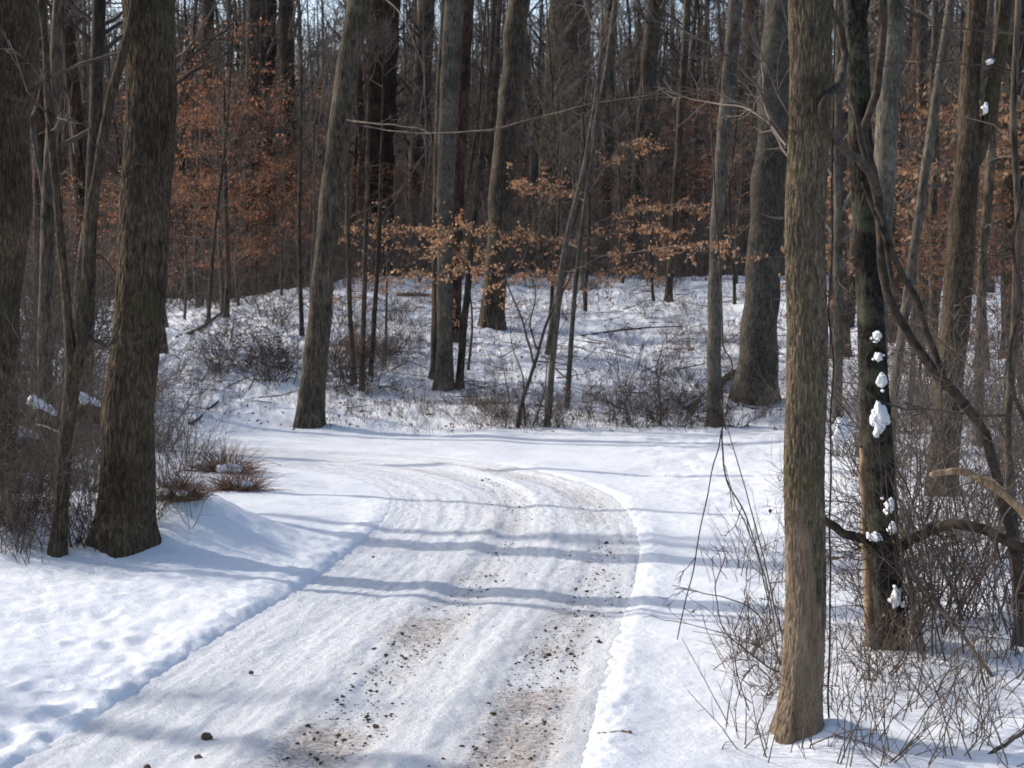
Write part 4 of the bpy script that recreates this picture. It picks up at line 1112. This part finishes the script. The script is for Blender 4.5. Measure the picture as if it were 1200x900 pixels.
# snow covered logs in the left thicket
for i, (u, v, D, L, lab) in enumerate([(54, 482, 25.5, .26, 'snow-capped log left of the slim forked tree'), (108, 474, 27, .18, 'snow-capped log between forked tree and thick ridged trunk'), (34, 512, 24.5, .18, 'lower snow-capped log behind the slim forked tree')]):
    c = at(u, v, D); c[2] = max(c[2], hz(c[0], c[1]) + .15)
    root = empty('snowy_log', c, lab, 'log', 'snowy logs in the left thicket')
    a = rng.uniform(-.75, -.35)
    P = np.stack([np.linspace(-L, L, 10) * math.cos(a), np.linspace(-.2, .2, 10), np.linspace(-L, L, 10) * math.sin(a)], 1)
    R = np.concatenate([[.001], np.full(8, .13), [.001]]); P[0] = P[1] * 1.001; P[-1] = P[-2] * 1.001
    MB().tubes(P - [0, 0, .12], R, 10).build('bole', M['dark'], root)
    sn = MB()
    for j in range(6): lump(sn, P[1 + j] + [0, 0, .02], (L * .3, .14, .09), i * 5 + j, 8)
    sn.build('snow_cap', M['snow'], root)
for i in range(16):
    u, v, D = float(rng.uniform(2, 112)), float(rng.uniform(470, 600)), float(rng.uniform(21.5, 25))
    c = at(u, v, D); c[2] = hz(c[0], c[1]) + float(rng.uniform(.02, .35)); mb = MB(); r = float(rng.uniform(.08, .2))
    for j in range(3): lump(mb, (rng.normal(0, r * .5), rng.normal(0, r * .4), rng.normal(0, r * .25)), (r, r * .8, r * .5), i * 3 + j, 14)
    o = mb.build('snow_clump', M['snow']); o.location = tuple(c); tag(o, 'snow clump lodged on brush in the thicket around the slim forked tree', 'snow', 'snow clumps in the left thicket')

# tussock of brown dead grass at the inside of the bend
for j, (u, v, s, lab) in enumerate([(262, 553, 1.0, 'brown curled grass tussock half buried in snow inside the road bend'), (279, 574, .75, 'smaller brown grass tuft in front of the curled tussock'), (212, 588, .5, 'dark grass tuft hanging over the snow hollow by the ridged trunk')]):
    g = ground(u, v); root = empty('grass_tussock', g, lab, 'tussock'); n = 420
    S = np.stack([rng.normal(0, .16 * s, n), rng.normal(0, .12 * s, n), np.full(n, -.03)], 1)
    D = np.stack([S[:, 0] * 4 + rng.normal(0, .4, n), S[:, 1] * 4 + rng.normal(0, .4, n), np.ones(n)], 1)
    P, R = grow(S, D, rng.uniform(.3, .75, n) * s, .006, .002, 7, .14, -.12)
    MB().tubes(P, R, 3).build('blades', M['grass'], root)
    sn = MB()
    for q in range(4): lump(sn, (rng.normal(0, .22 * s), -.1 * s + rng.normal(0, .1 * s), .06 * s + .1 * s * rng.random()), (.13 * s, .11 * s, .07 * s), q + j * 5, 12)
    sn.build('snow_cap', M['snow'], root)
g = ground(420, 418); root = empty('shrub', g, 'clump of dark red dead leaves at the foot of the saplings', 'shrub'); n = 40
S = np.zeros((n, 3)); P, R = grow(S, rng.normal(size=(n, 3)) * [1, 1, .4] + [0, 0, .6], rng.uniform(.5, 1.1, n), .008, .003, 6, .15, -.05)
MB().tubes(P, R, 4).build('stems', M['twigd'], root)
lf = MB(); C = np.repeat(P[:, 2:].reshape(-1, 3), 4, 0); leaves(lf, C + rng.normal(size=C.shape) * .06, .11); lf.build('foliage', M['rust'], root, smooth=False)

# clods of frozen dirt on the road
clods = [(242, 862, .034, 'large dark clod lying alone on the left side of road'), (232, 887, .025, 'small clod just below the large dark one'), (294, 790, .018, 'clod in the left wheel track up the road'), (440, 850, .02, 'clod beside the dirty left wheel track'), (172, 896, .02, 'small clod at the bottom of the road')]
for i, (u, v, r, lab) in enumerate(clods):
    g = ground(u, v); mb = MB(); lump(mb, (0, 0, 0), (r, r * .9, r * .75), i * 4.1, 7); lump(mb, (r * .6, 0, -r * .2), (r * .6, r * .5, r * .5), i * 2.1, 6)
    o = mb.build('dirt_clod', M['dirt']); g[2] = float(H0(g[0], g[1])) + r * .4; o.location = tuple(g); tag(o, lab, 'clod', 'clods on the road')
def grit():
    mb = MB(); pts = []
    for c, s0, s1, n, w in [(-.02, 16.5, 22, 900, .27), (1.15, 16.5, 22, 900, .27), (.1, 21, 28, 600, .3), (1.2, 21, 28, 700, .25), (.5, 30, 36, 700, .45), (0, 17, 34, 300, 1.1)]:
        s = rng.uniform(s0, s1, n); t = c + rng.normal(0, w, n)
        i = np.clip((s / .06).astype(int), 0, len(ROAD) - 1)
        p = ROAD[i] + RN[i] * np.clip(t, -1.5, 1.55)[:, None]; pts.append(p)
    P = np.vstack(pts); z = H0(P[:, 0], P[:, 1])
    K = len(P); r = rng.gamma(1.2, .0036, K) + .003
    C = np.stack([P[:, 0], P[:, 1], z - .012 + r * .3], 1)
    d = np.array([(1, 0, 0), (-1, 0, 0), (0, 1, 0), (0, -1, 0), (0, 0, 1), (0, 0, -1)], float)
    V = C[:, None] + (d[None] + rng.normal(size=(K, 6, 3)) * .25) * r[:, None, None] * [1, .9, .6]
    f = np.array([(0, 2, 4), (2, 1, 4), (1, 3, 4), (3, 0, 4), (2, 0, 5), (1, 2, 5), (3, 1, 5), (0, 3, 5)])
    mb.add(V, t=(np.arange(K) * 6)[:, None, None] + f[None])
    o = mb.build('gravel', M['dirt']); tag(o, 'dark grit and small stones scattered in the wheel tracks', 'grit', None, 'stuff')
grit()

# loose arching canes at the foot of the tan trunk and across the right side
path_thing('bramble_canes', 'thin arching canes spreading left from the foot of tan-barked trunk', 'canes', [
    ([(912, 790, 10.5), (880, 765, 10.5), (850, 742, 10.45), (840, 690, 10.4), (850, 650, 10.4)], .006, .003, 'cane'),
    ([(915, 780, 10.6), (890, 720, 10.7), (850, 700, 10.8), (790, 686, 11)], .006, .003, 'cane'),
    ([(912, 760, 10.7), (900, 690, 11), (884, 640, 11.2), (862, 590, 11.4), (850, 545, 11.5)], .007, .003, 'cane'),
    ([(905, 800, 10.5), (885, 780, 10.4), (870, 800, 10.3), (862, 830, 10.3)], .005, .003, 'cane'),
    ([(915, 740, 10.7), (890, 640, 10.9), (870, 560, 11), (845, 470, 11.2)], .006, .003, 'cane'),
    ([(912, 770, 10.7), (860, 745, 10.8), (790, 728, 11), (755, 722, 11.2)], .004, .002, 'cane')], M['twig'], 10.6, None, 3, .2, 5)
path_thing('twig_spray', 'thin horizontal twigs crossing high between vine and right edge', 'twigs', [
    ([(1215, 90, 14), (1160, 78, 14), (1100, 74, 14.2), (1030, 64, 14.5)], .01, .004, 'twig'),
    ([(1215, 40, 14.5), (1150, 36, 14.5), (1060, 30, 14.5), (1000, 35, 14.6)], .008, .004, 'twig'),
    ([(1210, 290, 15), (1160, 300, 15), (1120, 280, 15), (1080, 262, 15.2)], .008, .003, 'twig')], M['twigd'], 14, None, 8, .5, 5)

# ------------------------------------------------------------------ light, sky, camera
SUN = np.array([-.90, .42, 0.0]); SUN /= np.linalg.norm(SUN)
ELEV = math.radians(31)
sd = np.array([SUN[0] * math.cos(ELEV), SUN[1] * math.cos(ELEV), math.sin(ELEV)])
from mathutils import Vector
sl = bpy.data.lights.new('sun', 'SUN'); sl.energy = 2.7; sl.angle = math.radians(.9); sl.color = (1, .95, .87)
so = bpy.data.objects.new('sun', sl); COL.objects.link(so)
so.rotation_euler = Vector(sd).to_track_quat('Z', 'Y').to_euler()

w = bpy.data.worlds.new('World'); scene.world = w; w.use_nodes = True
nt = w.node_tree; bg = nt.nodes['Background']
sk = nt.nodes.new('ShaderNodeTexSky'); sk.sky_type = 'NISHITA'; sk.sun_disc = False
sk.sun_elevation = ELEV; sk.sun_rotation = math.atan2(sd[0], sd[1])
sk.altitude = 150; sk.air_density = 1.0; sk.dust_density = 2.5; sk.ozone_density = 1.0
nt.links.new(sk.outputs[0], bg.inputs[0]); bg.inputs[1].default_value = .15

cam = bpy.data.cameras.new('camera'); cam.lens = 60; cam.sensor_width = 36; cam.clip_end = 3000; cam.clip_start = .05
cam.dof.use_dof = True; cam.dof.focus_distance = 12.0; cam.dof.aperture_fstop = 7
co = bpy.data.objects.new('camera', cam); COL.objects.link(co)
co.location = tuple(CPOS); co.rotation_euler = (math.pi / 2 - PITCH, 0, 0)
scene.camera = co
scene.view_settings.view_transform = 'Standard'; scene.view_settings.look = 'None'
scene.view_settings.exposure = .63; scene.view_settings.gamma = 1; scene.view_settings.use_curve_mapping = False
scene.cycles.filter_width = 1.7
scene.cycles.max_bounces = 4; scene.cycles.use_denoising = True
